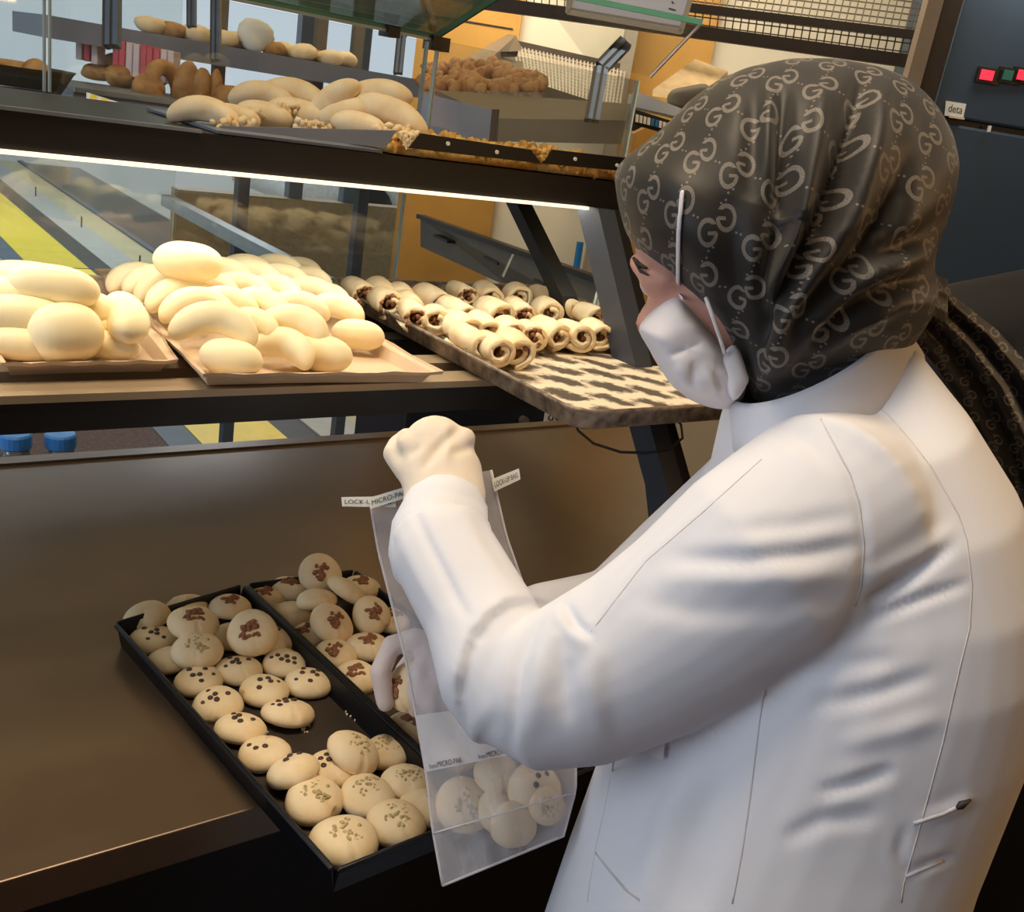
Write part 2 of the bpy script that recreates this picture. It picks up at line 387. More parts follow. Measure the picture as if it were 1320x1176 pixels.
def emboss(me, folds, gain=1.0, soft=2):
    """folds and creases pressed into the side of the cloth that faces the room: (points, depth in m, width in px)"""
    V = verts(me); Nn = normals(me); x, y, dd = proj(V); view = V-CAM; view /= np.linalg.norm(view, axis=1)[:, None]
    face = np.clip(-(Nn*view).sum(1)*1.6, 0, 1); H = np.zeros(len(V))
    for pts, amp, wd, *step in folds:
        best = np.full(len(V), 1e9); tb = np.zeros(len(V)); sd = np.zeros(len(V)); n = len(pts)-1
        for i in range(n):
            p = np.array(pts[i], float); q = np.array(pts[i+1], float); e = q-p; L2 = e@e
            t = np.clip(((x-p[0])*e[0]+(y-p[1])*e[1])/L2, 0, 1); d = np.hypot(x-p[0]-t*e[0], y-p[1]-t*e[1])
            k = d < best; best[k] = d[k]; tb[k] = (i+t[k])/n; sd[k] = (e[0]*(y-p[1])-e[1]*(x-p[0]))[k]
        env = np.sin(np.clip(tb, 0, 1)*math.pi)**.5*.85+.15*(1)
        if step:                                        # one edge of cloth lapping over the other
            s_ = np.where(sd*step[0] > 0, best, -best); H += amp*np.sin(np.clip(tb, 0, 1)*math.pi)**.4*np.where(s_ > 0, np.exp(-s_/wd), -.4*np.exp(s_/9.0)); continue
        H += gain*amp*env*(np.exp(-(best/wd)**2)-.35*np.exp(-(best/(2.3*wd))**2))
    V = V+Nn*(H*face)[:, None]
    me.vertices.foreach_set('co', V.ravel()); me.update()
    bm = bmesh.new(); bm.from_mesh(me)
    for _ in range(soft): bmesh.ops.smooth_vert(bm, verts=bm.verts, factor=.5, use_axis_x=True, use_axis_y=True, use_axis_z=True)
    bm.to_mesh(me); bm.free(); me.update()
def text_mesh(txt, size=1.0):
    c = bpy.data.curves.new('t', 'FONT'); c.body = txt; c.size = size; c.align_x = 'LEFT'
    o = bpy.data.objects.new('t', c); COL.objects.link(o)
    me = bpy.data.meshes.new_from_object(o.evaluated_get(bpy.context.evaluated_depsgraph_get()))
    V = verts(me); F = [tuple(p.vertices) for p in me.polygons]; bpy.data.objects.remove(o); bpy.data.curves.remove(c); bpy.data.meshes.remove(me)
    return V, F
def text_on(mb, txt, fn):
    """lay flat print on a surface; fn maps (0..1, 0..1) to space"""
    V, F = text_mesh(txt); lo = V.min(0); hi = V.max(0); s_ = (V-lo)/np.maximum(hi-lo, 1e-6)
    mb.add([fn(a, b) for a, b, _ in s_], F)
def bil(p00, p10, p01, p11):
    p00, p10, p01, p11 = [np.array(p, float) for p in (p00, p10, p01, p11)]
    return lambda u, v: (p00*(1-u)+p10*u)*(1-v)+(p01*(1-u)+p11*u)*v
def ordw(i): return ['first', 'second', 'third', 'fourth', 'fifth', 'sixth', 'seventh', 'eighth', 'ninth', 'tenth', 'eleventh', 'twelfth', 'thirteenth'][i]
# ---------------------------------------------------------------- the room
struct('floor', MB().box2((-7, 1.72, -.06), (9, 16, 0)), MT['floor'])
struct('floor', MB().box2((-7, -4, -.06), (9, 1.72, 0)), MT['floordark'])
def cor(f, px, z): p = BW(px, 300, f); q = CAM+RH*((p-CAM)@RH)+FH*f; q[2] = z; return q
xl = (BW(545, 50, 4.2)-CAM)@RH
def rfz(r, f, z): p = CAM+RH*r+FH*f; p[2] = z; return p
def rfbox(mb, r0, r1, f0, f1, z0, z1):
    return mb.prism([rfz(r0, f0, z0), rfz(r1, f0, z0), rfz(r1, f1, z0), rfz(r0, f1, z0)], (0, 0, z1-z0))
wb = struct('wall_back', rfbox(MB(), xl, 5.2, 4.2, 4.32, 0, 2.95), MT['wallwhite'])
def rr(px, py=50, f=4.2): return (BW(px, py, f)-CAM)@RH
part('wall_panel', rfbox(MB(), xl-.02, rr(675, 10), 4.17, 4.2, 0, 2.95), MT['wood'], wb, label='honey coloured wood panel')
for zz in (1.83, 1.90, 1.97): part('panel_joint', rfbox(MB(), xl, rr(660, 50), 4.164, 4.172, zz, zz+.004), MT['framedark'], wb)
part('wall_panel', rfbox(MB(), rr(820, 35), rr(922, 45), 4.16, 4.2, 0, 2.95), MT['wood'], wb, label='honey coloured wood panel')
struct('trim_1', rfbox(MB(), rr(806, 35), rr(821, 35), 4.02, 4.2, 0, 2.95), MT['pillar'])
struct('wall_right', rfbox(MB(), 3.7, 3.8, -3, 4.2, 0, 2.95), mat('tan_wall', '#b8905c', .8, 0, .05, 3))
struct('wall_front', rfbox(MB(), -1.6, 3.7, -3, -2.9, 0, 2.95), MT['wood'])
struct('ceiling', MB().box2((-7, -4, 2.95), (9, 6.7, 3.05)), MT['ceil'])
# strips laid across the customers' floor, all running away from the counter
def strip(name, pa, pb, m, h=.006, kind='structure'):
    a = onZ(pa[0], pa[1], 0)[0]; b = onZ(pb[0], pb[1], 0)[0]
    return struct(name, MB().box2((a, 2.6, 0), (b, 13.5, h)), m)
strip('trim_2', (200, 556), (239, 552), MT['blue_grey'], .004)
strip('trim_3', (239, 552), (346, 546), MT['yellow'], .008)
strip('trim_4', (346, 546), (386, 543), MT['darkstrip'], .004)
kb = strip('trim_5', (386, 543), (446, 541), MT['kerb'], .012)
strip('trim_6', (446, 541), (500, 537), MT['kerbtop'], .010)
strip('trim_7', (500, 537), (512, 537), MT['blue_grey'], .03)
strip('trim_8', (512, 537), (640, 525), MT['darkstrip'], .004)
for px, py in ((46, 253), (105, 293), (180, 345)):
    p = onZ(px, py, .012); part('reflected_post', MB().tube([p, p+(0, 0, .09)], .007, 6), MT['black'], kb)  # rods modelling dark reflections along the pale strip
xm = onZ(200, 556, 0)[0]
o = solo('entrance_mat', MB().box2((xm-1.9, 2.6, 0), (xm-.01, 6.2, .012)), MT['mat'], 'reddish brown entrance mat on the floor beyond the counter beside the blue grey strip', 'mat')
struct('floor', MB().box2((-14, 16, -.07), (12, 40, -.01)), MT['pavement'])
# shop window beyond the customers' side
wn = struct('window_1', MB().box2((-7, 6.6, 2.55), (rfz(xl, 4.2, 0)[0]-.02, 6.68, 2.95)), MT['blue_grey'])
for px in (395, 468): 
    x = onY(px, 80, 6.6)[0]; part('window_mullion', MB().box2((x-.05, 6.6, 0), (x+.05, 6.68, 2.55)), MT['blue_grey'], wn)
part('window_sill', MB().box2((onY(225, 300, 6.6)[0], 6.56, 0), (5.9, 6.70, .72)), mat('tan_sill', '#9a8462', .7), wn)
part('pane', MB().box2((-7, 6.63, .08), (rfz(xl, 4.2, 0)[0], 6.64, 2.55)), MT['glass'], wn)

# white car parked outside
cp = onY(455, 105, 9.6)+np.array((1.3, 0, 0))
car = thing('car', (cp[0], 9.6, 0), 'white car parked outside, seen through the shop window behind the far pastry shelf', 'car')
def carp(dx, z, y): return (cp[0]+dx, y, z)
prof = [(-2.1, .35), (-2.15, .75), (-1.3, .92), (-.6, 1.42), (.75, 1.46), (1.55, 1.0), (2.0, .92), (2.1, .4)]
part('body', MB().loft([[carp(x, z*(1 if z < .9 else .99), yy) for x, z in prof] for yy in (9.0, 9.1, 10.5, 10.6)]), MT['car'], car, True)
part('window', MB().prism([carp(x, z, 8.985) for x, z in ((-1.1, .95), (-.55, 1.36), (.05, 1.39), (.05, .95))], (0, .03, 0)), MT['carglass'], car)
part('window', MB().prism([carp(x, z, 8.985) for x, z in ((.15, .95), (.15, 1.39), (.7, 1.38), (1.3, .98))], (0, .03, 0)), MT['carglass'], car)
for dx in (-1.35, 1.35): part('wheel', MB().tube([carp(dx, .32, 8.96), carp(dx, .32, 9.16)], .32, 18), MT['tyre'], car)

# ---------------------------------------------------------------- counter
ct = thing('counter', (.7, 1.2, 0), 'long dark brown polished steel counter under the slanted display shelves', 'counter')
o = part('countertop', MB().box2((-1.6, .74, .83), (2.3, 1.69, .87)), MT['steel'], ct); bevel(o, .0015)
part('back_lip', MB().box2((-1.6, 1.675, .87), (2.3, 1.705, .8745)), MT['steel'], ct)
part('cabinet_front', MB().box2((-1.6, .80, .0), (2.3, 1.66, .83)), MT['blackflat'], ct)
for x in (-.5, .4, 1.3): part('cabinet_door', MB().box2((x-.44, .785, .1), (x+.44, .80, .80)), MT['blackflat'], ct)

# ---------------------------------------------------------------- display case
dc = thing('display_case', (.4, 1.1, .87), 'black slanted metal display case with two shelves above the dark counter', 'display case')
XR = .962; XL = -1.4
part('shelf_beam', MB().box2((XL, .90, 1.214), (XR-.02, .945, 1.243)), MT['black'], dc, label='black front beam of the lower shelf')
part('shelf_rail', MB().box2((XL, .897, 1.243), (XR-.02, .935, 1.2505)), MT['beamtop'], dc)  # thin tan slab added as the black beam's lit top face
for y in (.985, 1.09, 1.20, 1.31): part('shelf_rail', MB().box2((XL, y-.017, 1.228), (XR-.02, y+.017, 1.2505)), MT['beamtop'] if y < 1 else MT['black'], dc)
up = part('upper_shelf', MB().box2((XL, 1.05, 1.4405), (XR+.06, 1.09, 1.476)), MT['black'], dc, label='black front beam of the upper shelf')
part('upper_shelf', MB().box2((XL, 1.09, 1.463), (XR+.06, 1.41, 1.476)), MT['black'], dc)
part('edge_highlight_trim', MB().box2((XL, 1.047, 1.4755), (.36, 1.053, 1.479)), MT['alu'], dc)  # trim that doubles as the light reflection along the beam's top edge
led = part('led_strip', MB().box2((XL, 1.044, 1.4365), (.885, 1.056, 1.4405)), MT['led'], dc, label='warm white glowing strip light')
al = area('strip_lamp', (.1, 1.075, 1.4385), (.1, 1.03, 1.0), 1.9, .018, 2.5, (1.0, .92, .74)); al.parent = dc; al.location = (.1-.4, 1.075-1.1, 1.4385-.87)
def post(P, wx, wy, name='post'):
    P = [np.array(p, float) for p in P]; mb = MB(); mb.loft([[p+(-wx/2, -wy/2, 0), p+(wx/2, -wy/2, 0), p+(wx/2, wy/2, 0), p+(-wx/2, wy/2, 0)] for p in P])
    return part(name, mb, MT['post'], dc)
xp = onY(769, 268, 1.06)[0]; PL = [onX(x, y, xp) for x, y in ((768, 262), (801, 410), (834, 545), (858, 632))]; PL.append(PL[-1]+(PL[-1]-PL[-2])/(PL[-2][2]-PL[-1][2])*(PL[-1][2]-.87)*.6); PL[-1][2] = .87
PL[0][2] = min(PL[0][2], 1.44)
post(PL, .030, .048)
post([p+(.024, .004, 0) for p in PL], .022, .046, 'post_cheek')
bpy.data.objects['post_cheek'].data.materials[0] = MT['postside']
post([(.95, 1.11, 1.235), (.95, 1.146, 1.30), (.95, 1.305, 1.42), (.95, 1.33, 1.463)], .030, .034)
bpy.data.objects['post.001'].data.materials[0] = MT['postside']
# metal profile that carries the left end of the sheet tray's bay
part('side_rail', MB().bar((.640, 1.30, 1.268), (.640, 2.05, 1.268), .022, .022), MT['alu'], dc)
# glass of the case
def pane(x0, x1, z0, z1, y=1.40):
    o = part('glass_pane', MB().box2((x0, y, z0), (x1, y+.006, z1)), MT['glass'], dc)
    for x in (x0, x1): part('pane_edge', MB().box2((x-.0012, y-.0015, z0), (x+.0012, y+.0075, z1)), MT['glassedge'], o)
    return o
pane(-.72, .283, 1.478, 1.622); pane(.289, .816, 1.478, 1.622); pane(.835, 1.25, 1.478, 1.627)
pane(-.9, .816, 1.255, 1.46, 1.415)
cn = part('glass_canopy', MB().prism([(-1.0, 1.41, 1.626), (.832, 1.41, 1.626), (.832, .95, 1.80), (-1.0, .95, 1.80)], (0, .003, .008)), MT['glassgreen'], dc)
part('canopy_edge', MB().bar((-1.0, 1.411, 1.630), (.832, 1.411, 1.630), .005, .010), MT['greenedge'], cn)
part('canopy_edge', MB().bar((.833, 1.411, 1.630), (.833, .95, 1.804), .004, .009), MT['greenedge'], cn)
part('canopy_edge', MB().bar((-1.0, 1.404, 1.626), (.832, 1.404, 1.626), .003, .004), MT['glassedge'], cn)
part('canopy_clip', MB().box2((.822, 1.395, 1.612), (.852, 1.425, 1.632)), MT['black'], dc)
part('canopy_clip', MB().box2((.745, 1.395, 1.618), (.765, 1.425, 1.634)), MT['black'], dc)
c2 = part('glass_canopy', MB().prism([W(905, 29, 1.86), W(838, 99, 1.98), W(760, 82, 1.98), W(690, -14, 1.86)], (.002, 0, .006)), glassm('thin_clear_glass', (.97, .985, .98), .02, .01), dc)
part('canopy_edge', MB().bar(W(905, 29, 1.86), W(838, 99, 1.98), .004, .006), MT['pinkedge'], c2)
part('canopy_edge', MB().bar(W(690, -14, 1.86), W(905, 29, 1.86), .006, .010), MT['greenedge'], c2)
# slim support rods of the panes
for a, b, d in (((777, 350), (765, 396), 1.45), ((781, 352), (770, 397), 1.46), ((661, 328), (648, 357), 1.6)):
    part('glass_rod', MB().tube([W(*a, d), W(*b, d)], .0022, 6), MT['glassedge'], dc)
# bent profiles that carry the canopies
def bracket(pts, d, wpx, label):
    P = [W(x, y, d) for x, y in pts]; wd = wpx*d/FPX; c = P[0]
    t = thing('canopy_bracket', c, label, 'bracket', 'brackets of the glass canopies')
    for a, b in zip(P[:-1], P[1:]):
        s_ = np.cross(b-a, FWD); s_ /= np.linalg.norm(s_)
        for k, m in ((-.30, 'profile'), (0., 'postside'), (.30, 'profile')):
            part('profile_rib' if m == 'profile' else 'profile_groove', MB().bar(a+s_*wd*k, b+s_*wd*k, wd*(.36 if m == 'profile' else .28), wd*(1.0 if m == 'profile' else .8), FWD), MT[m], t)
        part('profile_side', MB().bar(a+s_*wd*.62+FWD*.004, b+s_*wd*.62+FWD*.004, wd*.34, wd*.95, FWD), MT['postside'], t)
bracket([(765, 156), (777, 88), (808, 56)], 1.95, 15, 'bent blue black metal bracket standing right of the brown bread tray')
bracket([(146, 60), (147, -40)], 2.0, 16, 'blue black metal upright above the red wrapped packs')
bracket([(248, 34), (248, -40)], 2.5, 9, 'thin grey upright left of two above the far pastry shelf')
bracket([(279, 78), (280, -40)], 2.3, 10, 'thin grey upright right of two above the far pastry shelf')
bracket([(514, 95), (519, 44), (553, 17)], 2.3, 9, 'short black bent upright under the left glass canopy')

# ---------------------------------------------------------------- far display with pastries
fd = thing('far_display', onY(300, 120, 2.95), 'blue grey two level pastry display beyond the glass panes on the left', 'display case')
YF = 2.95
def fX(px, py): return onY(px, py, YF)
zt = fX(370, 73)[2]; x0 = fX(60, 40)[0]; x1 = fX(568, 110)[0]
part('shelf_board', MB().box2((x0, YF, zt-.055), (x1, YF+.45, zt)), MT['greytray'], fd)
p = onY(190, 128, 2.5); zl = p[2]
part('lower_shelf', MB().box2((onY(95, 110, 2.5)[0], 2.5, zl-.07), (x1, 3.0, zl)), MT['greytray'], fd)
part('shelf_edge', MB().box2((onY(95, 110, 2.5)[0], 2.49, zl-.005), (x1, 2.5, zl+.006)), MT['alu'], fd)
for x in (x1-.5, x1-.05): part('leg', MB().box2((x-.02, 3.3, 0), (x+.02, 3.34, zl-.07)), MT['blue_grey'], fd)
for px in (330, 465, 515): 
    x = fX(px, 100)[0]; part('support', MB().box2((x-.018, YF+.3, zl), (x+.018, YF+.33, zt+.35)), MT['shelfgrey'], fd)
def blob(c, r, n=(12, 8), amp=.12, seed=0, sq=1.0):
    rs = np.random.RandomState(seed); mb = MB().sphere((0, 0, 0), (1, 1, 1), *n); V = np.array(mb.v)
    q = rs.uniform(-3, 3, (5, 3)); ph = rs.uniform(0, 6, 5)
    V = V*(1+amp*sum(np.sin(V@q[i]+ph[i]) for i in range(5))[:, None]/2.2); V[:, 2] = np.sign(V[:, 2])*np.abs(V[:, 2])**sq
    mb.v = [tuple(np.array(c)+v*np.array(r)) for v in V]; return mb
k = 0
for px, py in ((192, 40), (208, 43), (223, 46), (239, 49), (256, 52), (272, 55), (288, 58), (303, 60), (352, 69), (370, 73), (388, 77), (406, 81), (424, 86), (440, 90)):
    p = onY(px, py, YF+.10+.05*(k % 2)); k += 1; r = .034+.004*(k % 3)
    solo('pastry', blob((p[0], p[1], zt+r*.5), (r*1.15, r, r*.62), seed=k), MT['simit' if k % 3 else 'loaf'], '%s pastry from the left on the far blue grey shelf' % ordw(min(k-1, 12)) if k < 14 else 'last pastry at the window end of the far blue grey shelf', 'pastry', 'pastries on the far shelf', True)
p = onY(330, 58, YF+.1); solo('plastic_bag', blob((p[0], p[1], zt+.035), (.05, .04, .04), amp=.3, seed=3), MT['label'], 'crumpled white plastic bag among pastries on the far shelf', 'bag', None, True)
def loaf(px, py, d, rx, rz, yaw, lab, ring=False):
    p = W(px, py, d); mb = MB()
    if ring: mb.tube([(math.cos(a)*rz, math.sin(a)*.012, math.sin(a)*rz) for a in np.linspace(0, 2*math.pi, 17)], rx*.62, 10)
    else: mb = blob((0, 0, 0), (rx, rx*.8, rz), (18, 12), .13, int(px))
    V = np.array(mb.v); R = np.array(Matrix.Rotation(yaw, 3, 'Z')); mb.v = [tuple(p+R@v) for v in V]
    solo('bread_loaf', mb, MT['loaf'], lab, 'bread', 'brown breads on the far display', True)
for a in ((130, 93, 2.75, .055, .022, 0, 'flat brown bread leftmost on the lower far shelf'), (152, 84, 2.95, .055, .03, .5, 'brown bread under the white and red packs at the left'),
          (158, 99, 2.7, .05, .03, .3, 'brown bread at the shelf edge left of the sesame rings'), (188, 98, 2.8, .06, .035, 0, 'brown bread below the red packs'),
          (192, 114, 2.6, .05, .035, .2, 'lumpy brown bread at the shelf edge left of the upright sesame breads'), (278, 119, 2.62, .022, .05, .6, 'narrow brown bread right of the upright sesame breads'),
          (292, 127, 2.62, .04, .035, .3, 'small tan bread behind the front left crescent')): loaf(*a)
loaf(213, 112, 2.62, .034, .048, .5, 'sesame bread ring standing leftmost of the upright breads', True)
loaf(240, 114, 2.60, .042, .062, .7, 'large golden sesame bread standing on edge in the row'); loaf(260, 117, 2.60, .028, .058, .7, 'thin golden sesame bread standing right of the largest one')
loaf(20, 92, 2.2, .10, .022, 0, 'long brown bread at the left edge behind the glass'); loaf(48, 95, 2.15, .03, .028, 0, 'dark brown bread beside the left pane edge')
solo('basket', MB().lathe([(.10, 0), (.13, .05), (.135, .055), (.12, .05), (.09, .01)], 16, W(10, 117, 2.1)), MT['black'], 'dark round basket at the left edge behind the glass', 'basket')
names = ['leftmost', 'second', 'third']
for i, (px, py, c) in enumerate(((107, 56, 'pinkwhite'), (117, 58, 'red'), (127, 62, 'pinkwhite'), (154, 73, 'red'), (162, 75, 'red'), (171, 77, 'pinkwhite'), (180, 79, 'pinkwhite'), (189, 80, 'red'), (197, 82, 'red'), (206, 84, 'red'), (215, 86, 'pinkwhite'), (224, 88, 'pinkwhite'))):
    d = 2.68; p = W(px, py, d)
    lab = '%s %s wrapped pack from the left in the row behind the brown breads' % (ordw(i), 'red' if c == 'red' else 'pink and white')
    o = solo('snack_pack', MB().box(p, (.018, .05, .085), (RH, FH, UP)), MT[c], lab, 'pack', 'wrapped packs behind the brown breads'); bevel(o, .003)
pt = solo('price_card', MB().prism([W(112, 119, 1.75), W(150, 131, 1.75), W(168, 140, 1.75), W(112, 133, 1.75)], (0, .004, 0)), MT['label'], 'small white and yellow price card behind the upper shelf beam', 'card')
for a in ((117, 121, 124, 134), (131, 126, 138, 136)):
    part('yellow_print', MB().prism([W(a[0], a[1], 1.747), W(a[2], a[1]+2, 1.747), W(a[2], a[3], 1.747), W(a[0], a[3]-1, 1.747)], (0, .002, 0)), MT['yellow'], pt)

# ---------------------------------------------------------------- bread racks by the back wall
def wires(mb, A, B, C_, D, nu, nv, r):
    A, B, C_, D = map(np.array, (A, B, C_, D))
    for i in range(nu+1): t = i/nu; mb.bar(A*(1-t)+B*t, D*(1-t)+C_*t, r, r)
    for j in range(nv+1): t = j/nv; mb.bar(A*(1-t)+D*t, B*(1-t)+C_*t, r, r)
    return mb
rk = thing('bread_rack', BW(900, 60, 3.4), 'empty brown wire mesh bread rack high on the cream wall at top right', 'rack')
L, Rr = (610, 0), (1178, 78)
fr = 3.3
a0, a1 = BW(610, 2, fr), BW(1178, 80, fr); b0, b1 = BW(610, -24, fr), BW(1186, 46, fr)
part('front_bar', MB().bar(a0, a1, .03, .036), MT['rackbar'], rk); part('front_bar', MB().bar(b0, b1, .03, .024), MT['rackbar'], rk)
part('front_mesh', wires(MB(), a0, a1, b1, b0, 58, 3, .0035), MT['rack'], rk, kind='stuff')
c0, c1 = BW(640, -150, 4.12), BW(1215, -70, 4.12)
part('shelf_mesh', wires(MB(), b0+FH*.01, b1+FH*.01, c1, c0, 60, 16, .004), MT['rack'], rk, kind='stuff')
part('back_board', MB().prism([c0+FH*.03, c1+FH*.03, c1+FH*.03+UP*.05, c0+FH*.03+UP*.05], FH*.02), MT['rackbar'], rk)
q = [BW(1197, 0, 3.05), BW(1217, 0, 3.05)]; r0 = (q[0]-CAM)@RH; r1 = (q[1]-CAM)@RH
o = solo('rack_upright', rfbox(MB(), r0, r1, 3.05, 3.1, 0, 2.9), MT['frame'], 'taupe upright post between the wire bread rack and the blue black oven', 'post')
o = solo('cabinet_side', rfbox(MB(), r1+.002, (BW(1242, 0, 3.08)-CAM)@RH, 3.08, 3.14, 0, 2.9), MT['framedark'], 'dark brown cabinet side beside the taupe upright', 'cabinet')
r2 = thing('bread_rack', BW(740, 100, 3.8), 'sloping wire mesh bread shelf above the dark display top, left of the wood pillar', 'rack')
t0, t1 = BW(662, 58, 4.05), BW(806, 90, 4.05); u0, u1 = BW(672, 112, 3.45), BW(796, 152, 3.45)
part('top_bar', MB().bar(t0, t1, .03, .035), MT['rack'], r2); part('shelf_mesh', wires(MB(), t0, t1, u1, u0, 30, 14, .006), MT['rackpale'], r2, kind='stuff')
part('front_bar', MB().bar(u0, u1, .03, .05), MT['shelfgrey'], r2)
part('end_board', MB().prism([BW(583, 84, 3.4), BW(655, 44, 4.0), BW(663, 62, 4.0), BW(640, 74, 3.8), BW(600, 92, 3.4)], RH*.03), MT['frame'], r2)
part('end_board', MB().prism([BW(610, 92, 3.4), BW(640, 72, 3.8), BW(668, 74, 3.9), BW(664, 92, 3.5)], RH*.02), MT['shelfgrey'], r2)
part('slot', MB().prism([BW(641, 67, 3.75), BW(668, 66, 3.75), BW(666, 73, 3.75), BW(643, 73, 3.75)], FH*.02), MT['rackbar'], r2)
# tray of brown chunky bread
bt = thing('bread_tray', BW(620, 118, 2.9), 'worn tray piled with brown crumbly bread at the top centre', 'tray')
part('tray_base', MB().prism([BW(543, 117, 2.85), BW(702, 119, 2.85), BW(698, 126, 2.85), BW(546, 125, 2.85)], FH*.35), MT['trayrim'], bt)
mb = MB(); rs = np.random.RandomState(5)
for i in range(170):
    x = rs.uniform(548, 700); top = 84+max(0, (x-655))*.5; y = rs.uniform(top, 116); f = 2.88+.3*(116-y)/34
    c = BW(x, y, f); mb.add(*[(lambda b: (b.v, b.f))(blob(c, rs.uniform(.012, .026, 3), (7, 5), .2, i))][0])
o = part('bread_pile', mb, MT['loaf'], bt, True, kind='stuff')
# the neighbouring display top
nd = thing('side_display', BW(700, 170, 2.3), 'grey brown low display top with a blue grey end panel behind the upper shelf', 'display case')
part('top_board', MB().prism([BW(640, 160, 2.25), BW(806, 163, 2.25), BW(812, 140, 2.8), BW(560, 122, 2.8)], UP*.012), MT['shelfgrey'], nd)
part('front_board', MB().prism([BW(639, 160, 2.24), BW(806, 163, 2.24), BW(800, 186, 2.24), BW(636, 182, 2.24)], FH*.03), MT['shelfgrey'], nd)
part('end_panel', MB().prism([BW(543, 120, 1.95), BW(634, 141, 1.95), BW(630, 185, 1.95), BW(538, 170, 1.95)], FH*.02), MT['greytray'], nd)
part('end_cap', MB().prism([BW(634, 141, 1.95), BW(641, 141, 1.95), BW(638, 185, 1.95), BW(630, 185, 1.95)], FH*.06), MT['framedark'], nd)
# sign board hanging at the top
sg = thing('sign_board', BW(805, 20, 2.6), 'pale lavender framed board hanging in front of the top wire rack', 'sign')
f = bil(BW(731, 17, 2.6), BW(878, 43, 2.6), BW(735, -30, 2.6), BW(893, -8, 2.6))
part('panel', MB().prism([f(0, 0), f(1, 0), f(1, 1), f(0, 1)], FH*.015), MT['sign'], sg)
for a, b in ((f(0, .03), f(1, .03)), (f(.005, 0), f(.005, 1)), (f(.992, 0), f(.992, 1))): part('frame_bar', MB().bar(a-FH*.004, b-FH*.004, .008, .012), MT['pillar'], sg)
part('frame_line', MB().bar(f(.02, .16)-FH*.003, f(.97, .16)-FH*.003, .003, .003), MT['pillar'], sg)
mb = MB()
for (u0_, v0_, u1_, v1_) in ((.72, .46, .80, .44), (.84, .56, .90, .54), (.76, .78, .79, .86), (.85, .74, .87, .70)): mb.bar(f(u0_, v0_)-FH*.002, f(u1_, v1_)-FH*.002, .004, .002)
part('print', mb, MT['ink'], sg)
# shelf with basket and board at the right, partly behind the scarf
sh = solo('wall_shelf', MB().prism([BW(821, 118, 3.0), BW(905, 150, 3.0), BW(905, 158, 3.0), BW(818, 138, 3.0)], FH*.4), MT['label'], 'pale grey shelf on the wood wall left of the scarf', 'shelf')
bk = thing('tub', BW(845, 155, 2.9), 'black tub of white and blue packets under the pale grey shelf', 'tub')
part('bin', MB().prism([BW(816, 140, 2.9), BW(872, 158, 2.9), BW(872, 178, 2.9), BW(812, 168, 2.9)], FH*.2), MT['black'], bk)
for i in range(9):
    x = 820+i*5; part('packet', MB().prism([BW(x, 147+i*1.4, 2.885), BW(x+3.6, 148+i*1.4, 2.885), BW(x+2.8, 158+i*1.2, 2.885), BW(x-.8, 157+i*1.2, 2.885)], FH*.012), MT['blue' if i in (4, 5) else 'label'], bk)
solo('carton', MB().prism([BW(818, 172, 2.7), BW(832, 165, 2.7), BW(870, 176, 2.7), BW(858, 205, 2.7), BW(812, 200, 2.7)], FH*.15), MT['wood'], 'honey coloured carton behind the crumbs, beside the scarf tip', 'carton')
solo('printed_board', MB().prism([BW(841, 124, 3.1), BW(896, 84, 3.35), BW(938, 100, 3.35), BW(905, 132, 3.1)], FH*.03+UP*.02), MT['carton'], 'cream printed board lying on the pale shelf above the scarf tip', 'board')
solo('bread_roll', MB().tube([BW(873, 128, 3.05), BW(905, 122, 3.05)], .03, 12, True, True), MT['shelfgrey'], 'grey brown rolled bundle in front of the cream printed board', 'bundle', None, True)
# sloping beam and marker seen under the upper shelf
bm_ = thing('side_shelf', W(650, 330, 2.6), 'dark grey sloping side shelf against the wood and cream wall under the upper shelf', 'shelf')
part('board', MB().prism([W(542, 280, 3.3), W(542, 318, 3.3), W(660, 372, 2.75), W(800, 425, 2.2), W(800, 372, 2.2)], FH*.04), MT['shelfgrey'], bm_)
part('top_edge', MB().bar(W(542, 279, 3.3), W(800, 371, 2.2), .03, .014), MT['rackbar'], bm_)
for x, y, d in ((565, 303, 3.15), (630, 331, 2.87), (690, 357, 2.62)): part('slot', MB().bar(W(x, y, d)-FH*.02, W(x+18, y+8, d-.08)-FH*.02, .03, .008), MT['rackbar'], bm_)
solo('marker', MB().tube([BW(748, 312, 4.01), BW(741, 358, 4.01)], .014, 8), MT['blue'], 'thin blue marker against the grey pillar under the upper shelf', 'marker')
# ---------------------------------------------------------------- oven on the right
fo = 3.15
def O(px, py): return BW(px, py, fo)
r3 = (O(1243, 0)-CAM)@RH
ov = thing('oven', rfz(r3+.5, fo, 0), 'tall blue black oven at the right with switches and a small white label', 'oven')
zg = O(1270, 163)[2]
o = part('upper_body', rfbox(MB(), r3, r3+1.3, fo, fo+.5, zg+.008, 2.85), MT['oven'], ov); bevel(o, .008)
o = part('lower_body', rfbox(MB(), r3, r3+1.3, fo, fo+.5, .05, zg-.008), MT['oven'], ov); bevel(o, .008)
part('gap', rfbox(MB(), r3+.01, r3+1.3, fo+.02, fo+.48, 0, zg+.01), MT['black'], ov)
part('hinge', MB().bar(O(1222, 150)-FH*.006, O(1242, 153)-FH*.006, .006, .006), MT['alu'], ov)
part('latch', MB().bar(O(1274, 162)-FH*.012, O(1272, 170)-FH*.012, .008, .008), MT['label'], ov)
lb = part('label', MB().prism([O(1219, 130)-FH*.004, O(1245, 134)-FH*.004, O(1241, 152)-FH*.004, O(1217, 149)-FH*.004], FH*.003), MT['label'], ov)
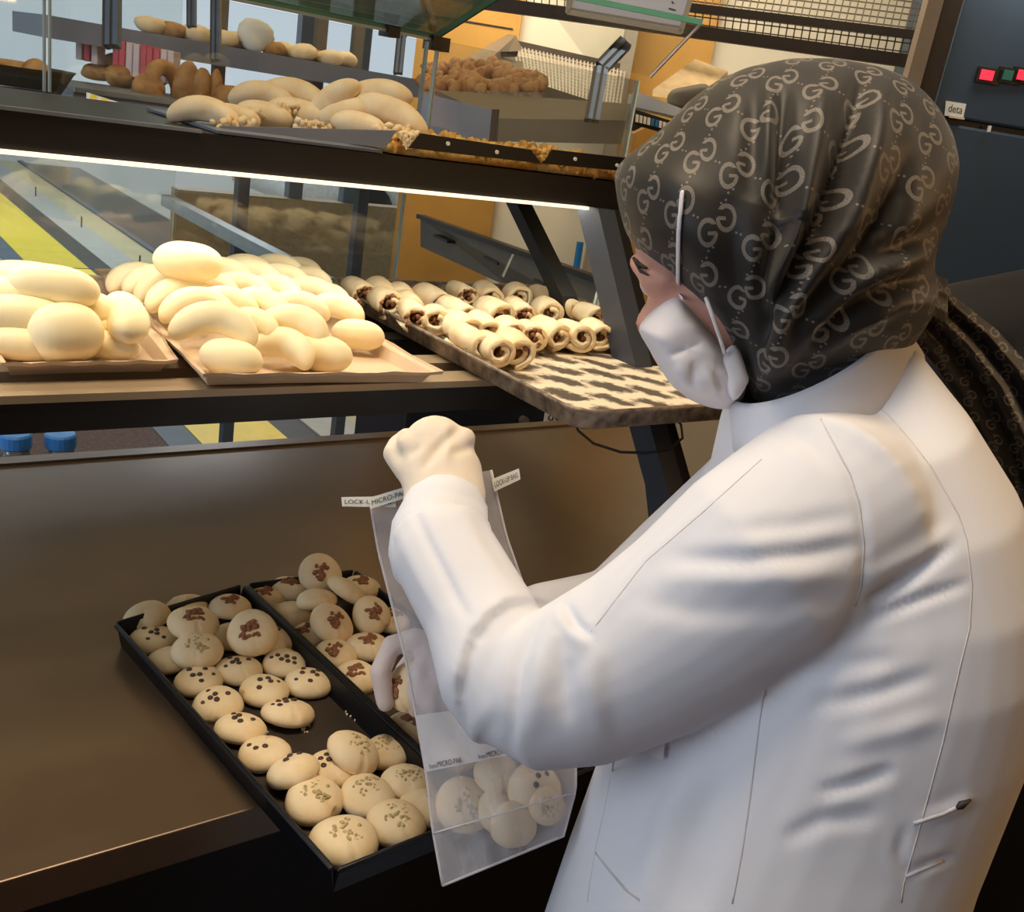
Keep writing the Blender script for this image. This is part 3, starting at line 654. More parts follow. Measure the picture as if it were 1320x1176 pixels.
mb = MB(); text_on(mb, 'deta', bil(O(1221, 144)-FH*.0055, O(1239, 147)-FH*.0055, O(1223, 134)-FH*.0055, O(1241, 137)-FH*.0055)); part('lettering', mb, MT['ink'], lb)
for px, m, wd in ((1270, 'redlit', 15), (1297, 'greenlit', 11), (1316, 'redlit', 12)):
    s_ = part('switch_frame', MB().box(O(px+3, 98), (.068, .02, .042), (RH, FH, UP)), MT['black'], ov)
    part('switch', MB().box(O(px, 97)-FH*.008, (wd*fo/FPX, .016, .027), (RH, FH, UP)), MT[m], s_)
# dark box added behind the counter, modelling a reflection of the oven label
ap = thing('reflection_box', (1.6, 2.4, 0), 'dark low box added behind the counter lip to carry a reflected label and knob', 'reflection_box')
xa = onY(523, 540, 2.3)[0]
o = part('body', MB().box2((xa, 2.3, 0), (2.35, 2.6, .93)), MT['darkglass'], ap); bevel(o, .01)
p = onY(673, 541, 2.295); part('knob', MB().tube([p, p+(0, -.02, 0)], .014, 14), MT['shelfgrey'], ap)
q4 = [onY(701, 546, 2.292), onY(738, 545, 2.292), onY(741, 526, 2.292), onY(704, 527, 2.292)]
lb = part('label', MB().prism(q4, (0, .004, 0)), MT['label'], ap)
g = bil(*[np.array(q4[i])+(0, -.002, 0) for i in (0, 1, 3, 2)]); mb = MB(); text_on(mb, 'deta', lambda u, v: g(.1+.8*u, .2+.6*v)); part('lettering', mb, MT['ink'], lb)
# bottles behind the counter lip
for px, lab in ((20, 'clear water bottle with blue cap, left of the pair behind the counter lip'), (78, 'clear water bottle with blue cap, right of the pair behind the counter lip')):
    c = onY(px, 566, 1.86); zc = onY(px, 563, 1.86)[2]; b = thing('water_bottle', (c[0], 1.86, 0), lab, 'bottle', 'water bottles behind the counter')
    zc = c[2]
    b.location = (c[0], 1.86, zc-.32); ORG[b.name] = np.array((c[0], 1.86, zc-.32)); zb = zc-.32
    part('body', MB().lathe([(.034, 0), (.038, .004), (.039, .03), (.037, .09), (.039, .15), (.038, .235), (.033, .275), (.024, .295), (.023, .31)], 20, (c[0], 1.86, zb)), MT['bottle'], b, True)
    part('cap', MB().lathe([(.0262, .304), (.028, .306), (.028, .328), (.025, .332), (.003, .333)], 20, (c[0], 1.86, zb)), MT['bluecap'], b)
solo('low_table', MB().box2((c[0]-.6, 1.76, 0), (c[0]+.3, 2.0, zb)), MT['black'], 'black low table under the two water bottles behind the counter', 'table')
# cable hanging under the sheet tray
solo('cable', MB().tube([W(738, 535, 1.22), W(745, 555, 1.21), W(765, 572, 1.2), (W(800, 583, 1.19)), W(832, 584, 1.18), W(862, 580, 1.17), W(880, 565, 1.17), W(878, 548, 1.17), W(868, 535, 1.17)], .0016, 6), MT['wire'], 'thin dark cable hanging in a loop below the floured sheet tray', 'cable', None, True)
# ---------------------------------------------------------------- baking trays on the counter
ZT = .90
def tray_open(name, q, label, depth=.030, th=.004, rim=.006):
    """rectangular tray from four rim corners (far left, far right, near right, near left)"""
    q = [np.array(p, float) for p in q]; c = sum(q)/4
    t = thing(name, (c[0], c[1], q[0][2]-depth), label, 'tray')
    part('bed', MB().prism([p-(0, 0, depth) for p in q], (0, 0, th)), MT['traybed'], t, label='brown black tray bottom')
    for i in range(4):
        a, b = q[i], q[(i+1) % 4]; n = np.cross(b-a, UP); n /= np.linalg.norm(n); n = n if n@((a+b)/2-c) > 0 else -n
        part('side_wall', MB().prism([a-UP*depth, b-UP*depth, b+n*.006, a+n*.006], -n*th), MT['tray'], t)
        part('rim', MB().tube([a+n*.006, b+n*.006], rim*.5, 8, True, True), MT['tray'], t, True)
    return t
TL = [onZ(157, 806, ZT), onZ(311, 759, ZT), onZ(612, 1046, ZT), onZ(434, 1116, ZT)]
tray_open('baking_tray', TL, 'left black baking tray of chocolate dotted cookies on the dark counter')
TR = [TL[1]+np.array((.016, .0, 0)), TL[1]+np.array((.016+.145, -.006, 0)), TL[2]+np.array((.016+.150, .01, 0)), TL[2]+np.array((.016, .0, 0))]
tray_open('baking_tray', TR, 'right black baking tray of walnut topped cookies, partly behind the plastic bag')

# cookies: one dome mesh per look, toppings as parts
def cookie_mesh(seed, cracked=True):
    rs = np.random.RandomState(seed); nu, pr = 44, [(.012, -.0125), (.022, -.0125), (.0268, -.009), (.0282, -.003), (.0270, .004), (.0240, .0095), (.0190, .0137), (.0125, .0165), (.006, .0178), (.0008, .0182)]
    mb = MB().lathe(pr, nu); V = np.array(mb.v); a = np.arctan2(V[:, 1], V[:, 0]); r = np.hypot(V[:, 0], V[:, 1])
    p1, p2, p3 = rs.uniform(0, 6, 3); k = 1+.04*np.sin(2*a+p1)+.025*np.sin(3*a+p2)
    V[:, 0] *= k; V[:, 1] *= k; V[:, 2] *= 1+.05*np.sin(a+p3)
    if cracked:                                        # a split running down one flank
        for _ in range(2):
            a0 = rs.uniform(-2.6, -.6); d = np.abs((a-a0+np.pi) % (2*np.pi)-np.pi); d = d+.05*np.sin(V[:, 2]*700+a0*9); dent = np.clip(1-d/.10, 0, 1)*(V[:, 2] > -.008)*(r > .006)
            V -= (V/np.linalg.norm(V, axis=1)[:, None])*(dent*.0026)[:, None]
    mb.v = [tuple(v) for v in V]; return mb.mesh('cookie', MT['cookie'], True)
CM = [cookie_mesh(i) for i in range(5)]
def dome_z(r): return .0182-.0125*(r/.024)**2.3
def chips_mesh(seed, n):
    rs = np.random.RandomState(seed); mb = MB(); P = []
    while len(P) < n:
        r = rs.uniform(.001, .0165); a = rs.uniform(0, 6.28); p = np.array((r*math.cos(a)-.001, r*math.sin(a)+.004))
        if all(np.hypot(*(p-q)) > .0068 for q in P): P.append(p)
    for p in P:
        z = dome_z(np.hypot(*p)); mb.lathe([(.0033, z-.001), (.0034, z+.0008), (.0027, z+.0024), (.0010, z+.0030)], 9, (p[0], p[1], 0))
    return mb.mesh('chocolate_chips', MT['choc'], True)
def nut_mesh(seed, n, spread, m, r0, r1, name):
    rs = np.random.RandomState(seed); mb = MB()
    for i in range(n):
        r = spread*math.sqrt(rs.uniform(0, 1)); a = rs.uniform(0, 6.28); x, y = r*math.cos(a), r*math.sin(a)
        b = blob((x, y, dome_z(r)+r0*.15), rs.uniform(r0, r1, 3), (7, 5), .25, seed*50+i); mb.add(b.v, b.f)
    return mb.mesh(name, m, True)
CH = [chips_mesh(i, n) for i, n in ((1, 6), (2, 7), (3, 5), (4, 7))]; CH2 = chips_mesh(9, 3)
WN = [nut_mesh(i, 22, .0105, MT['walnut'], .0022, .0042, 'walnut_filling') for i in (1, 2, 3)]
PN = [nut_mesh(i+20, 26, .0145, MT['pist'], .0012, .0024, 'nut_crumbs') for i in (1, 2, 3)]
ci = 0
def cookie(px, py, kind, h, label, tilt=0., roll=0., s=1.0, d=None):
    """h: height of the cookie's middle above the tray bed; tilt turns its top towards the room"""
    global ci; ci += 1
    p = W(px, py, d) if d else onZ(px, py, ZT-.026+(.0095 if h < .0185 else .0095+(h-.0175)*.8))
    o = link('cookie', CM[ci % 5]); o.location = tuple(p)
    yaw = ci*2.1 if abs(tilt)+abs(roll) < 1 else 0
    R = Matrix.Rotation(math.radians(tilt), 4, Vector(RH)) @ Matrix.Rotation(math.radians(roll), 4, Vector(FH)) @ Matrix.Rotation(yaw, 4, 'Z')
    k = s*(.97+.06*((ci*37) % 10)/10)*.97
    zk = .68 if not d else .7
    o.matrix_world = Matrix.Translation(Vector(p)) @ R @ Matrix.Diagonal((k, k, k*zk, 1))
    setp(o, label, 'cookie', 'cookies on the black trays' if not d else 'cookies in hand and bag')
    tops = {'c': ('chocolate_chips', CH), 'w': ('walnut_filling', WN), 'n': ('nut_crumbs', PN), 'c2': ('chocolate_chips', [CH2])}
    if kind in tops:
        nm, l = tops[kind]; t = link(nm, l[ci % len(l)], o); t.location = (0, 0, 0); t['kind'] = 'stuff'
    return o
B = .0175
for a in (
 (189, 794, 'p', .030, 'plain pale cookie at the far left corner of the left black tray', 10, -12), (242, 783, 'p', .024, 'plain cookie on the far edge of the left tray, right of the corner one'),
 (297, 782, 'w', .028, 'walnut topped cookie on the far edge of the left tray near the divider'), (197, 824, 'c', B, 'chocolate dotted cookie by the left wall just below the plain corner cookie'),
 (217, 851, 'p', B, 'plain cookie squeezed against the left wall below a leaning cookie', 0, -15), (254, 838, 'n', .040, 'grey shaded cookie leaning in the pile at the left, under a walnut one', 14, 0, 1.08),
 (250, 803, 'w', .056, 'walnut topped cookie on top of the left pile', 10, 8, 1.05), (300, 820, 'p', B, 'cookie buried in the left pile behind the big tilted walnut one'),
 (354, 826, 'c', .022, 'chocolate dotted cookie half hidden behind the big tilted walnut cookie'), (325, 816, 'w', .058, 'large tilted cookie showing its walnut filling, near the divider', 48, 0, 1.12),
 (256, 877, 'c', B, 'chocolate dotted cookie by the left wall below the left pile'), (308, 864, 'c', B, 'chocolate dotted cookie just below the large tilted walnut cookie'),
 (366, 855, 'c', B, 'chocolate dotted cookie against the divider, uppermost of the three there'), (340, 890, 'c', B, 'chocolate dotted cookie in the middle of the left tray'),
 (397, 880, 'c', B, 'chocolate dotted cookie against the divider beside the bare tray patch'), (281, 908, 'c', B, 'chocolate dotted cookie by the left wall with four large dots', 12),
 (372, 919, 'c', B, 'smooth cookie with few dots standing alone above the bare tray patch', -14, 0, 1.03), (310, 939, 'c', B, 'chocolate dotted cookie by the left wall, second above the two dot cookie', -8),
 (341, 971, 'c2', B, 'grey shaded cookie by the left wall with just two or three dots'), (377, 993, 'c2', .030, 'bright cookie lying tilted by the left wall in the lower group', -4, -22),
 (428, 991, 'c', .022, 'cookie squeezed in the middle of the lower group with dots at its top'), (457, 969, 'n', .040, 'raised oval cookie at the top of the lower group, tilted right', 0, 24, 1.05),
 (499, 969, 'n', B, 'nut dusted cookie by the divider at the top right of the lower group'), (405, 1031, 'n', .020, 'nut dusted cookie by the left wall in the lower group', 4, 0, 1.08),
 (473, 1025, 'n', .020, 'cookie in the centre of the lower group with faint nut pieces', 0, 0, 1.06), (525, 1008, 'n', .020, 'nut dusted cookie against the divider in the lower group', -6, 0, 1.04),
 (444, 1084, 'n', .022, 'nut topped cookie in the near corner of the left tray', 4, 0, 1.14), (510, 1061, 'n', .020, 'nut topped cookie by the near edge, second from the near corner', 6, 0, 1.06),
 (548, 1041, 'c2', B, 'cookie with dark dots at the near edge partly behind the bag'),
 (341, 771, 'w', .022, 'walnut cookie at the far left corner of the right tray'), (373, 759, 'w', .026, 'walnut cookie second on the far edge of the right tray'),
 (374, 795, 'p', B, 'plain folded looking cookie by the divider in the right tray', 20), (396, 819, 'w', B, 'brown topped cookie by the divider under a leaning walnut cookie', 6, -20),
 (408, 773, 'p', .050, 'pale plain cookie lying in the walnut pile under the topmost one', -12, -10), (413, 739, 'w', .062, 'topmost walnut cookie standing tilted on the right pile', 46, 14, 1.05),
 (465, 757, 'w', .036, 'walnut cookie at the far edge right of the pile top'), (448, 761, 'p', .060, 'pale elongated cookie on the right of the walnut pile top', -20, 24),
 (428, 804, 'w', .044, 'walnut cookie in the middle of the right pile leaning right', 22, 28, 1.05), (479, 793, 'w', .044, 'walnut cookie at the right of the pile showing its brown centre', 30, 18),
 (506, 800, 'w', .024, 'walnut cookie farthest right by the tray wall, beside the bag'), (431, 845, 'w', B, 'walnut cookie by the divider below the right pile', 12), (474, 833, 'w', .022, 'walnut cookie just left of the gloved index finger', 4),
 (459, 873, 'w', B, 'walnut cookie by the divider left of the gloved finger tip', 14), (530, 939, 'w', B, 'walnut cookie by the divider below the held cookie', 0),
 (590, 920, 'w', B, 'walnut cookie in the right tray behind the bag label band'), (580, 975, 'n', B, 'nut cookie in the right tray behind the frosted label band'),
): cookie(*a)
# crumbs scattered on the bare tray patch
mb = MB(); rs = np.random.RandomState(8)
for x, y, n in ((392, 941, 10), (452, 918, 12), (470, 925, 12), (300, 915, 5), (410, 1075, 5), (420, 1060, 5), (480, 930, 8), (345, 945, 6)):
    for i in range(n):
        c = onZ(x+rs.normal(0, 5), y+rs.normal(0, 3), ZT-.0245); mb.box(c, rs.uniform(.0008, .0028, 3))
solo('crumbs', mb, MT['cookie'], 'pale crumbs scattered over the bare part of the left black tray', 'crumbs', None, False, 'stuff')

# ---------------------------------------------------------------- middle shelf: paper trays and breads
ZM = 1.2512
def paper_tray(q, label, h=.020, fl=.014):
    q = [np.array(p, float) for p in q]; c = sum(q)/4; rings = []
    def loop(e, z, wv=0.):
        P = []
        for i in range(4):
            a, b = q[i], q[(i+1) % 4]
            for t in np.linspace(0, 1, 14)[:-1]:
                p = a*(1-t)+b*t; v = p-c; L = np.linalg.norm(v); p = c+v*(1+e/L); P.append((p[0], p[1], ZM+z+wv*math.sin(t*26+i)))
        return P
    t = thing('paper_tray', (c[0], c[1], ZM), label, 'tray', 'paper trays on the middle shelf')
    mb = MB().loft([loop(-.026, .0005), loop(-.024, .0015), loop(-.012, h*.72), loop(0, h*.8, .0008), loop(.002, h, .001), loop(0, h*.86, .001), loop(-.013, h*.80), loop(-.026, .0042), loop(-.03, .0040)])
    part('pressed_tray', mb, MT['paper'], t)
    return t
zr = ZM+.018
pa = [onZ(40, 352, zr), onZ(125, 352, zr), onZ(226, 466, zr), onZ(-40, 472, zr)]
pa = [np.array((.15, 1.30, zr)), np.array((.355, 1.30, zr)), onZ(228, 466, zr), onZ(2, 470, zr)]
paper_tray(pa, 'pale brown paper tray at the left holding large cream rolls')
n1 = onZ(262, 484, zr); n2 = onZ(570, 481, zr)
paper_tray([np.array((n1[0]+.015, 1.34, zr)), np.array((n2[0]-.01, 1.34, zr)), n2, n1], 'pale brown paper tray of cream crescents beside the sheet tray')
def crescent_mesh(bend, L, r, seed, ex=2.4, flat=.92):
    """bun of full length L bent through an arc, blunt ends, slightly pinched in the middle of its inner side"""
    mb = MB(); P = []; R = []; n = 23
    for i in range(n):
        t = math.sin((i/(n-1)*2-1)*math.pi/2)*.998; a = t*bend/2
        if bend > .05: rad = L/bend; P.append((rad*math.sin(a), rad*(1-math.cos(a))*-1, 0))
        else: P.append((t*L/2, 0, 0))
        R.append(max(r*(1-abs(t)**ex)**.5, .0006))
    mb.tube(P, R, 18, True, False, flat); V = np.array(mb.v); V -= V.mean(0)
    rs = np.random.RandomState(seed); q = rs.uniform(-70, 70, (4, 3)); ph = rs.uniform(0, 6, 4)
    V *= (1+.022*sum(np.sin(V@q[i]+ph[i]) for i in range(4)))[:, None]
    if bend > .6:                                       # pinched folds on the inner side and near one end
        for x0, y0, w_, am in ((.004, V[:, 1].min()*.2+.004, .007, .0032), (.020, V[:, 1].min()*.5, .006, .0024)):
            g = np.exp(-((V[:, 0]-x0)**2+(V[:, 1]-y0)**2)/w_**2)*(V[:, 2] > 0); V[:, 2] -= am*g
    mb.v = [tuple(v) for v in V]; return mb
CR = [crescent_mesh(b, L, r, i).mesh('crescent_bread', MT['cream'], True) for i, (b, L, r) in enumerate(((2.2, .092, .0160), (2.6, .100, .0160), (1.8, .086, .0168), (.03, .064, .0205)))]
def bread(mesh, px, py, z, yaw, label, cat='bread', group='cream crescents on the second paper tray', tilt=0, roll=0, s=1.0, name='crescent_bread', smat=None, yz=None):
    p = onZ(px, py, z) if yz is None else onY(px, py, yz)
    o = link(name, mesh); R = Matrix.Rotation(math.radians(yaw), 4, 'Z') @ Matrix.Rotation(math.radians(tilt), 4, 'X') @ Matrix.Rotation(math.radians(roll), 4, 'Y')
    k = s if hasattr(s, '__len__') else (s, s, s)
    o.matrix_world = Matrix.Translation(Vector(p)) @ R @ Matrix.Diagonal((k[0], k[1], k[2], 1)); setp(o, label, cat, group); return o
AX = math.degrees(math.atan2(RH[1], RH[0]))              # yaw that lays a bread across the view
b1, b2, b3 = ZM+.024, ZM+.044, ZM+.060
for px, py, z, yaw, m, s, lab in (
 (297, 462, b1, -8, 3, 1.05, 'smooth oval cream bun nearest on the crescent tray, front row leftmost'), (362, 455, b1, -22, 0, 1.12, 'cream crescent second from the left in the front row of its tray'),
 (414, 456, b1, -10, 3, 1.10, 'plump cream bun third from the left in the front row of its tray'), (461, 432, b1+.002, 0, 3, 1.0, 'oval cream bun at the right end of the tray by the sheet tray'),
 (278, 427, b2, 12, 1, 1.15, 'cream crescent arched just behind the nearest oval bun'), (322, 424, b2-.004, -15, 0, .95, 'cream crescent second in the second row from the front'),
 (378, 424, b2, -10, 0, 1.1, 'cream crescent third in the second row from the front'), (433, 402, b2-.004, -10, 2, 1.0, 'cream crescent at the right edge of the pile above the oval bun'),
 (258, 404, b2, 30, 1, 1.08, 'cream crescent on the left flank, second from the front'), (238, 390, b2, 35, 1, 1.08, 'cream crescent on the left flank, third from the front'),
 (222, 378, b2, 38, 1, 1.08, 'cream crescent on the left flank, fourth from the front'), (203, 370, b2, 42, 0, 1.08, 'cream crescent on the left flank, fifth from the front'),
 (180, 366, b2-.006, 48, 0, 1.08, 'cream crescent leaning at the far left end of the tray'), (246, 357, b3, 25, 2, 1.0, 'cream crescent directly under the topmost oval bun'),
 (242, 338, b3+.026, 8, 3, 1.22, 'smooth oval cream bun lying on top of the crescent pile'), (290, 398, b2+.004, 20, 0, 1.02, 'cream crescent in the third row, leftmost of the inner ones'),
 (333, 399, b2+.004, -14, 0, 1.05, 'cream crescent in the third row, second of the inner ones'), (384, 400, b2+.004, 8, 2, 1.0, 'cream crescent in the third row, third of the inner ones'),
 (268, 376, b2+.006, 24, 0, 1.0, 'cream crescent in the fourth row, leftmost of the inner ones'), (310, 378, b2+.006, 10, 0, 1.05, 'cream crescent in the fourth row, second of the inner ones'),
 (352, 380, b2+.006, -14, 0, 1.05, 'cream crescent in the fourth row, third of the inner ones'), (400, 380, b2+.002, -8, 2, 1.0, 'cream crescent in the fourth row, rightmost'),
 (420, 388, b2-.006, -16, 0, .95, 'cream crescent at the right edge of the pile, second from the oval bun'),
 (286, 358, b2+.008, 18, 0, 1.05, 'cream crescent in the fifth row, leftmost of the inner ones'), (325, 361, b2+.008, 0, 0, 1.05, 'cream crescent in the fifth row, second of the inner ones'),
 (364, 364, b2+.004, 14, 2, 1.05, 'cream crescent in the fifth row, third of the inner ones'), (396, 366, b2-.004, -12, 0, 1.0, 'cream crescent in the fifth row, rightmost by the tray'),
 (318, 350, b2+.006, 12, 2, 1.0, 'round backed cream crescent at the far end, left of two'), (358, 350, b2+.004, -4, 2, 1.05, 'round backed cream crescent at the far end, right of two'),
 (386, 352, b2-.006, -10, 0, .95, 'cream crescent at the far right corner of its tray'),
): bread(CR[m], px, py, z, AX+yaw, lab, tilt=(52 if m < 3 else 8), s=s*(.96 if m == 3 else .90))
RL = [crescent_mesh(.2, .078, .0205, 11, 2.6).mesh('cream_roll', MT['cream'], True), crescent_mesh(.4, .115, .0175, 12, 4).mesh('cream_roll', MT['cream'], True), CR[1]]
for px, py, z, yaw, m, s, lab in (
 (28, 444, b1, 10, 0, .85, 'cream roll front left on the left paper tray'), (87, 430, b1+.012, 40, 0, (.88, 1.45, 1.55), 'large round cream roll in the centre front of the left tray'),
 (142, 446, b1, 0, 0, .75, 'small cream roll front right on the left paper tray'), (160, 408, b2, -62, 1, 1.15, 'long cream roll with a pinched end along the right of the left tray'),
 (34, 410, b2, 14, 0, 1.15, 'cream roll second row left on the left paper tray'), (120, 420, b1+.008, -20, 0, 1.05, 'cream roll between the round and the long roll'),
 (8, 412, b1+.010, 0, 0, 1.0, 'cream roll cut by the left edge of the picture, lower one'), (70, 370, b3+.012, 4, 0, 1.12, 'big cream roll lying on top of the left pile'),
 (18, 385, b2+.012, 10, 0, 1.1, 'cream roll left under the big top roll'), (34, 362, b3, 18, 2, 1.15, 'cream ring shaped roll behind the big top roll'),
 (6, 360, b2+.012, -10, 2, 1.0, 'cream crescent cut by the left picture edge at the back'), (100, 398, b2+.004, 0, 0, 1.1, 'cream roll just under the big top roll at the right'),
): bread(RL[m], px, py, z, AX+yaw, lab, 'bread', 'cream rolls on the left paper tray', s=s, name='cream_roll')
pe = W(171, 424, 1.02); 
# ---------------------------------------------------------------- sheet tray with nut rolls
ZS = 1.2515
st = thing('sheet_tray', (.85, 1.01, ZS), 'large worn sheet tray dusted with flour and half filled with nut rolls', 'tray')
X0, X1, Y0, Y1 = .640, 1.052, .712, 1.315
def rrect(e, z, rc=.03):
    P = []
    for cx, cy, a0 in ((X1-rc, Y1-rc, 0), (X0+rc, Y1-rc, 90), (X0+rc, Y0+rc, 180), (X1-rc, Y0+rc, 270)):
        for a in np.linspace(a0, a0+90, 7): P.append((cx+(rc+e)*math.cos(math.radians(a)), cy+(rc+e)*math.sin(math.radians(a)), ZS+z))
    return P
part('rim', MB().loft([rrect(-.010, .0), rrect(-.004, .003), rrect(0, .019), rrect(.004, .022), rrect(.003, .025), rrect(-.002, .024), rrect(-.005, .019), rrect(-.012, .006), rrect(-.03, .0045)], cap=False), MT['trayrim'], st, True)
mb = MB().loft([rrect(-.012, .001), rrect(-.012, .0055)])
part('bed', mb, MT['flour'], st, label='flour dusted dark tray bed')
def nut_roll_mesh(seed):
    rs = np.random.RandomState(seed); L = .050; th = .0058; n = 34
    def sp(t): a = t*2*math.pi*1.55; r = .0200-.0105*t; return r*math.cos(a+4.2)*1.12, r*math.sin(a+4.2)*.92
    rings = []
    for y, sc in ((-L/2-.001, .93), (-L/2, 1.), (-L/6, 1.03), (L/6, 1.03), (L/2, .97), (L/2+.001, .9)):
        out, inn = [], []
        for i in range(n):
            t = i/(n-1); x, z = sp(t); m = math.hypot(x, z)+1e-9
            out.append((x*sc, y+.004*math.sin(3*t+seed), z*sc)); inn.append((x*sc*(1-th/m), y+.004*math.sin(3*t+seed), z*sc*(1-th/m)))
        rings.append(out+inn[::-1])
    mb = MB().loft(rings); me = mb.mesh('nut_roll', MT['roll'], True); 
    f = MB()
    for i in range(30):
        a = rs.uniform(0, 6.28); r = .0125*math.sqrt(rs.uniform(0, 1)); yy = rs.uniform(-L/2-.0005, -L/2+.014) if i < 24 else L/2
        b = blob((r*math.cos(a)*1.1, yy, r*math.sin(a)*.9), rs.uniform(.002, .0042, 3), (6, 5), .25, seed*40+i); f.add(b.v, b.f)
    return me, f.mesh('nut_filling', MT['walnut'], True)
NR = [nut_roll_mesh(i) for i in (1, 2, 3, 4)]
rows = [('back row', b_, [(462, 374), (488, 376), (516, 378), (553, 382), (595, 377), (627, 377), (664, 378), (700, 381)]) for b_ in (.024,)]
rows += [('second row', .026, [(496, 387), (527, 391), (585, 399), (632, 400), (668, 400), (703, 398), (728, 393), (757, 404)])]
rows += [('middle row', .024, [(532, 404), (560, 408), (590, 419), (622, 418), (655, 426)])]
rows += [('front row', .024, [(606, 438), (631, 445), (658, 444), (682, 429), (706, 426), (737, 428), (766, 426), (795, 425)])]
k = 0
for rn, h, pts in rows:
    for i, (px, py) in enumerate(pts):
        me, fm = NR[k % 4]; k += 1
        o = bread(me, px, py+2, ZS+.004+h, -14+((k*29) % 40-20)*.7, '%s nut roll from the left in the %s of the sheet tray' % (ordw(i), rn), 'pastry', 'nut rolls on the sheet tray', tilt=((k*13) % 9)-4, roll=(k*41) % 70-35, s=1.05+.1*(((k*7) % 5)/5), name='nut_roll')
        f = link('nut_filling', fm, o); f['kind'] = 'stuff'
for px, py, lab in ((810, 439, 'flat broken nut roll lying at the front right of the rolls'), (827, 440, 'flat broken nut roll end beside the mask')):
    me, fm = NR[k % 4]; k += 1; bread(me, px, py, ZS+.018, 70, lab, 'pastry', 'nut rolls on the sheet tray', s=(.8, .8, .55), name='nut_roll')

# ---------------------------------------------------------------- upper shelf: display trays, crumbs, breads
ZU = 1.477
P1 = onY(284, 165, 1.046); P2 = onY(497, 191, 1.046); P3 = onY(511, 168.5, 1.046); P4 = onY(282, 162.5, 1.046)
gt = thing('display_tray', (P1+P2)/2, 'blue grey display tray of tan breads on the upper shelf', 'tray')
part('front_flap', MB().prism([P1, P2, P3, P4], (.001, .004, 0)), MT['greytray'], gt)
part('bed', MB().box2((P1[0], 1.052, ZU), (P2[0], 1.30, ZU+.003)), MT['greytray'], gt)
for i, (fl, rv, lab) in enumerate((([(527, 191), (543, 172), (684, 193), (698, 211)], [(577, 185), (640, 196)], 'black display tray of golden crumbs, left of two on the upper shelf'),
                   ([(700, 211), (713, 193), (812, 204), (818, 222)], [(741, 205), (795, 213)], 'black display tray of golden crumbs, right of two on the upper shelf'))):
    Q = [onY(x, y, 1.044) for x, y in fl]; t = thing('display_tray', (Q[0]+Q[3])/2, lab, 'tray')
    part('front_flap', MB().prism(Q, (0, .004, 0)), MT['black'], t)
    part('bed', MB().prism([Q[1]*(1, 1, 0)+(0, .03, ZU), Q[2]*(1, 1, 0)+(0, .03, ZU), Q[2]*(1, 1, 0)+(0, .30, ZU), Q[1]*(1, 1, 0)+(0, .30, ZU)], (0, 0, .004)), MT['black'], t)
    for x, y in rv:
        p = onY(x, y, 1.0435); part('rivet', MB().tube([p, p-(0, .002, 0)], .0024, 10), MT['label'], t)
def crumb_heap(x0, x1, y0, y1, hz, seed, label):
    rs = np.random.RandomState(seed); mb = MB()
    for i in range(330):
        x = rs.uniform(x0, x1); y = rs.uniform(y0, y1); z = ZU+.004+hz*rs.uniform(.2, 1)*(1-.3*abs(2*(x-x0)/(x1-x0)-1))
        b = blob((x, y, z), rs.uniform(.004, .010, 3), (6, 5), .25, i); mb.add(b.v, b.f)
    mb.box2((x0, y0, ZU+.001), (x1, y1, ZU+.004+hz*.35))
    return solo('crumb_heap', mb, MT['crumb'], label, 'crumbs', None, True, 'stuff')
xa, xb, xc = onY(512, 170, 1.044)[0], onY(700, 205, 1.044)[0], onY(820, 205, 1.044)[0]
crumb_heap(xa, xb, 1.055, 1.16, .020, 1, 'golden crumbs heaped in the left black tray of the upper shelf')
crumb_heap(xb+.002, xc, 1.055, 1.16, .022, 2, 'golden crumbs heaped in the right black tray of the upper shelf')
for (x, y), (x2, y2), lab in (((512, 172), (540, 190), 'pale crumbs spilling through the gap left of the black trays'), ((686, 194), (712, 209), 'golden crumbs spilling through the gap between the black trays')):
    mb = MB(); rs = np.random.RandomState(x)
    for i in range(46):
        t = rs.uniform(0, 1); px = (x+x2)/2+(rs.uniform(-.5, .5)*(x2-x)*(1-t)); py = y-2+(y2-y)*t; b = blob(onY(px, py, 1.05), rs.uniform(.0025, .005, 3), (6, 5), .25, i); mb.add(b.v, b.f)
    solo('crumb_spill', mb, MT['crumb'] if x > 600 else MT['cookie'], lab, 'crumbs', None, True, 'stuff')
SM = [crescent_mesh(b, L, r, 30+i).mesh('tan_bread', MT['simit'], True) for i, (b, L, r) in enumerate(((1.9, .105, .0165), (1.1, .10, .0195), (.5, .088, .0205)))]
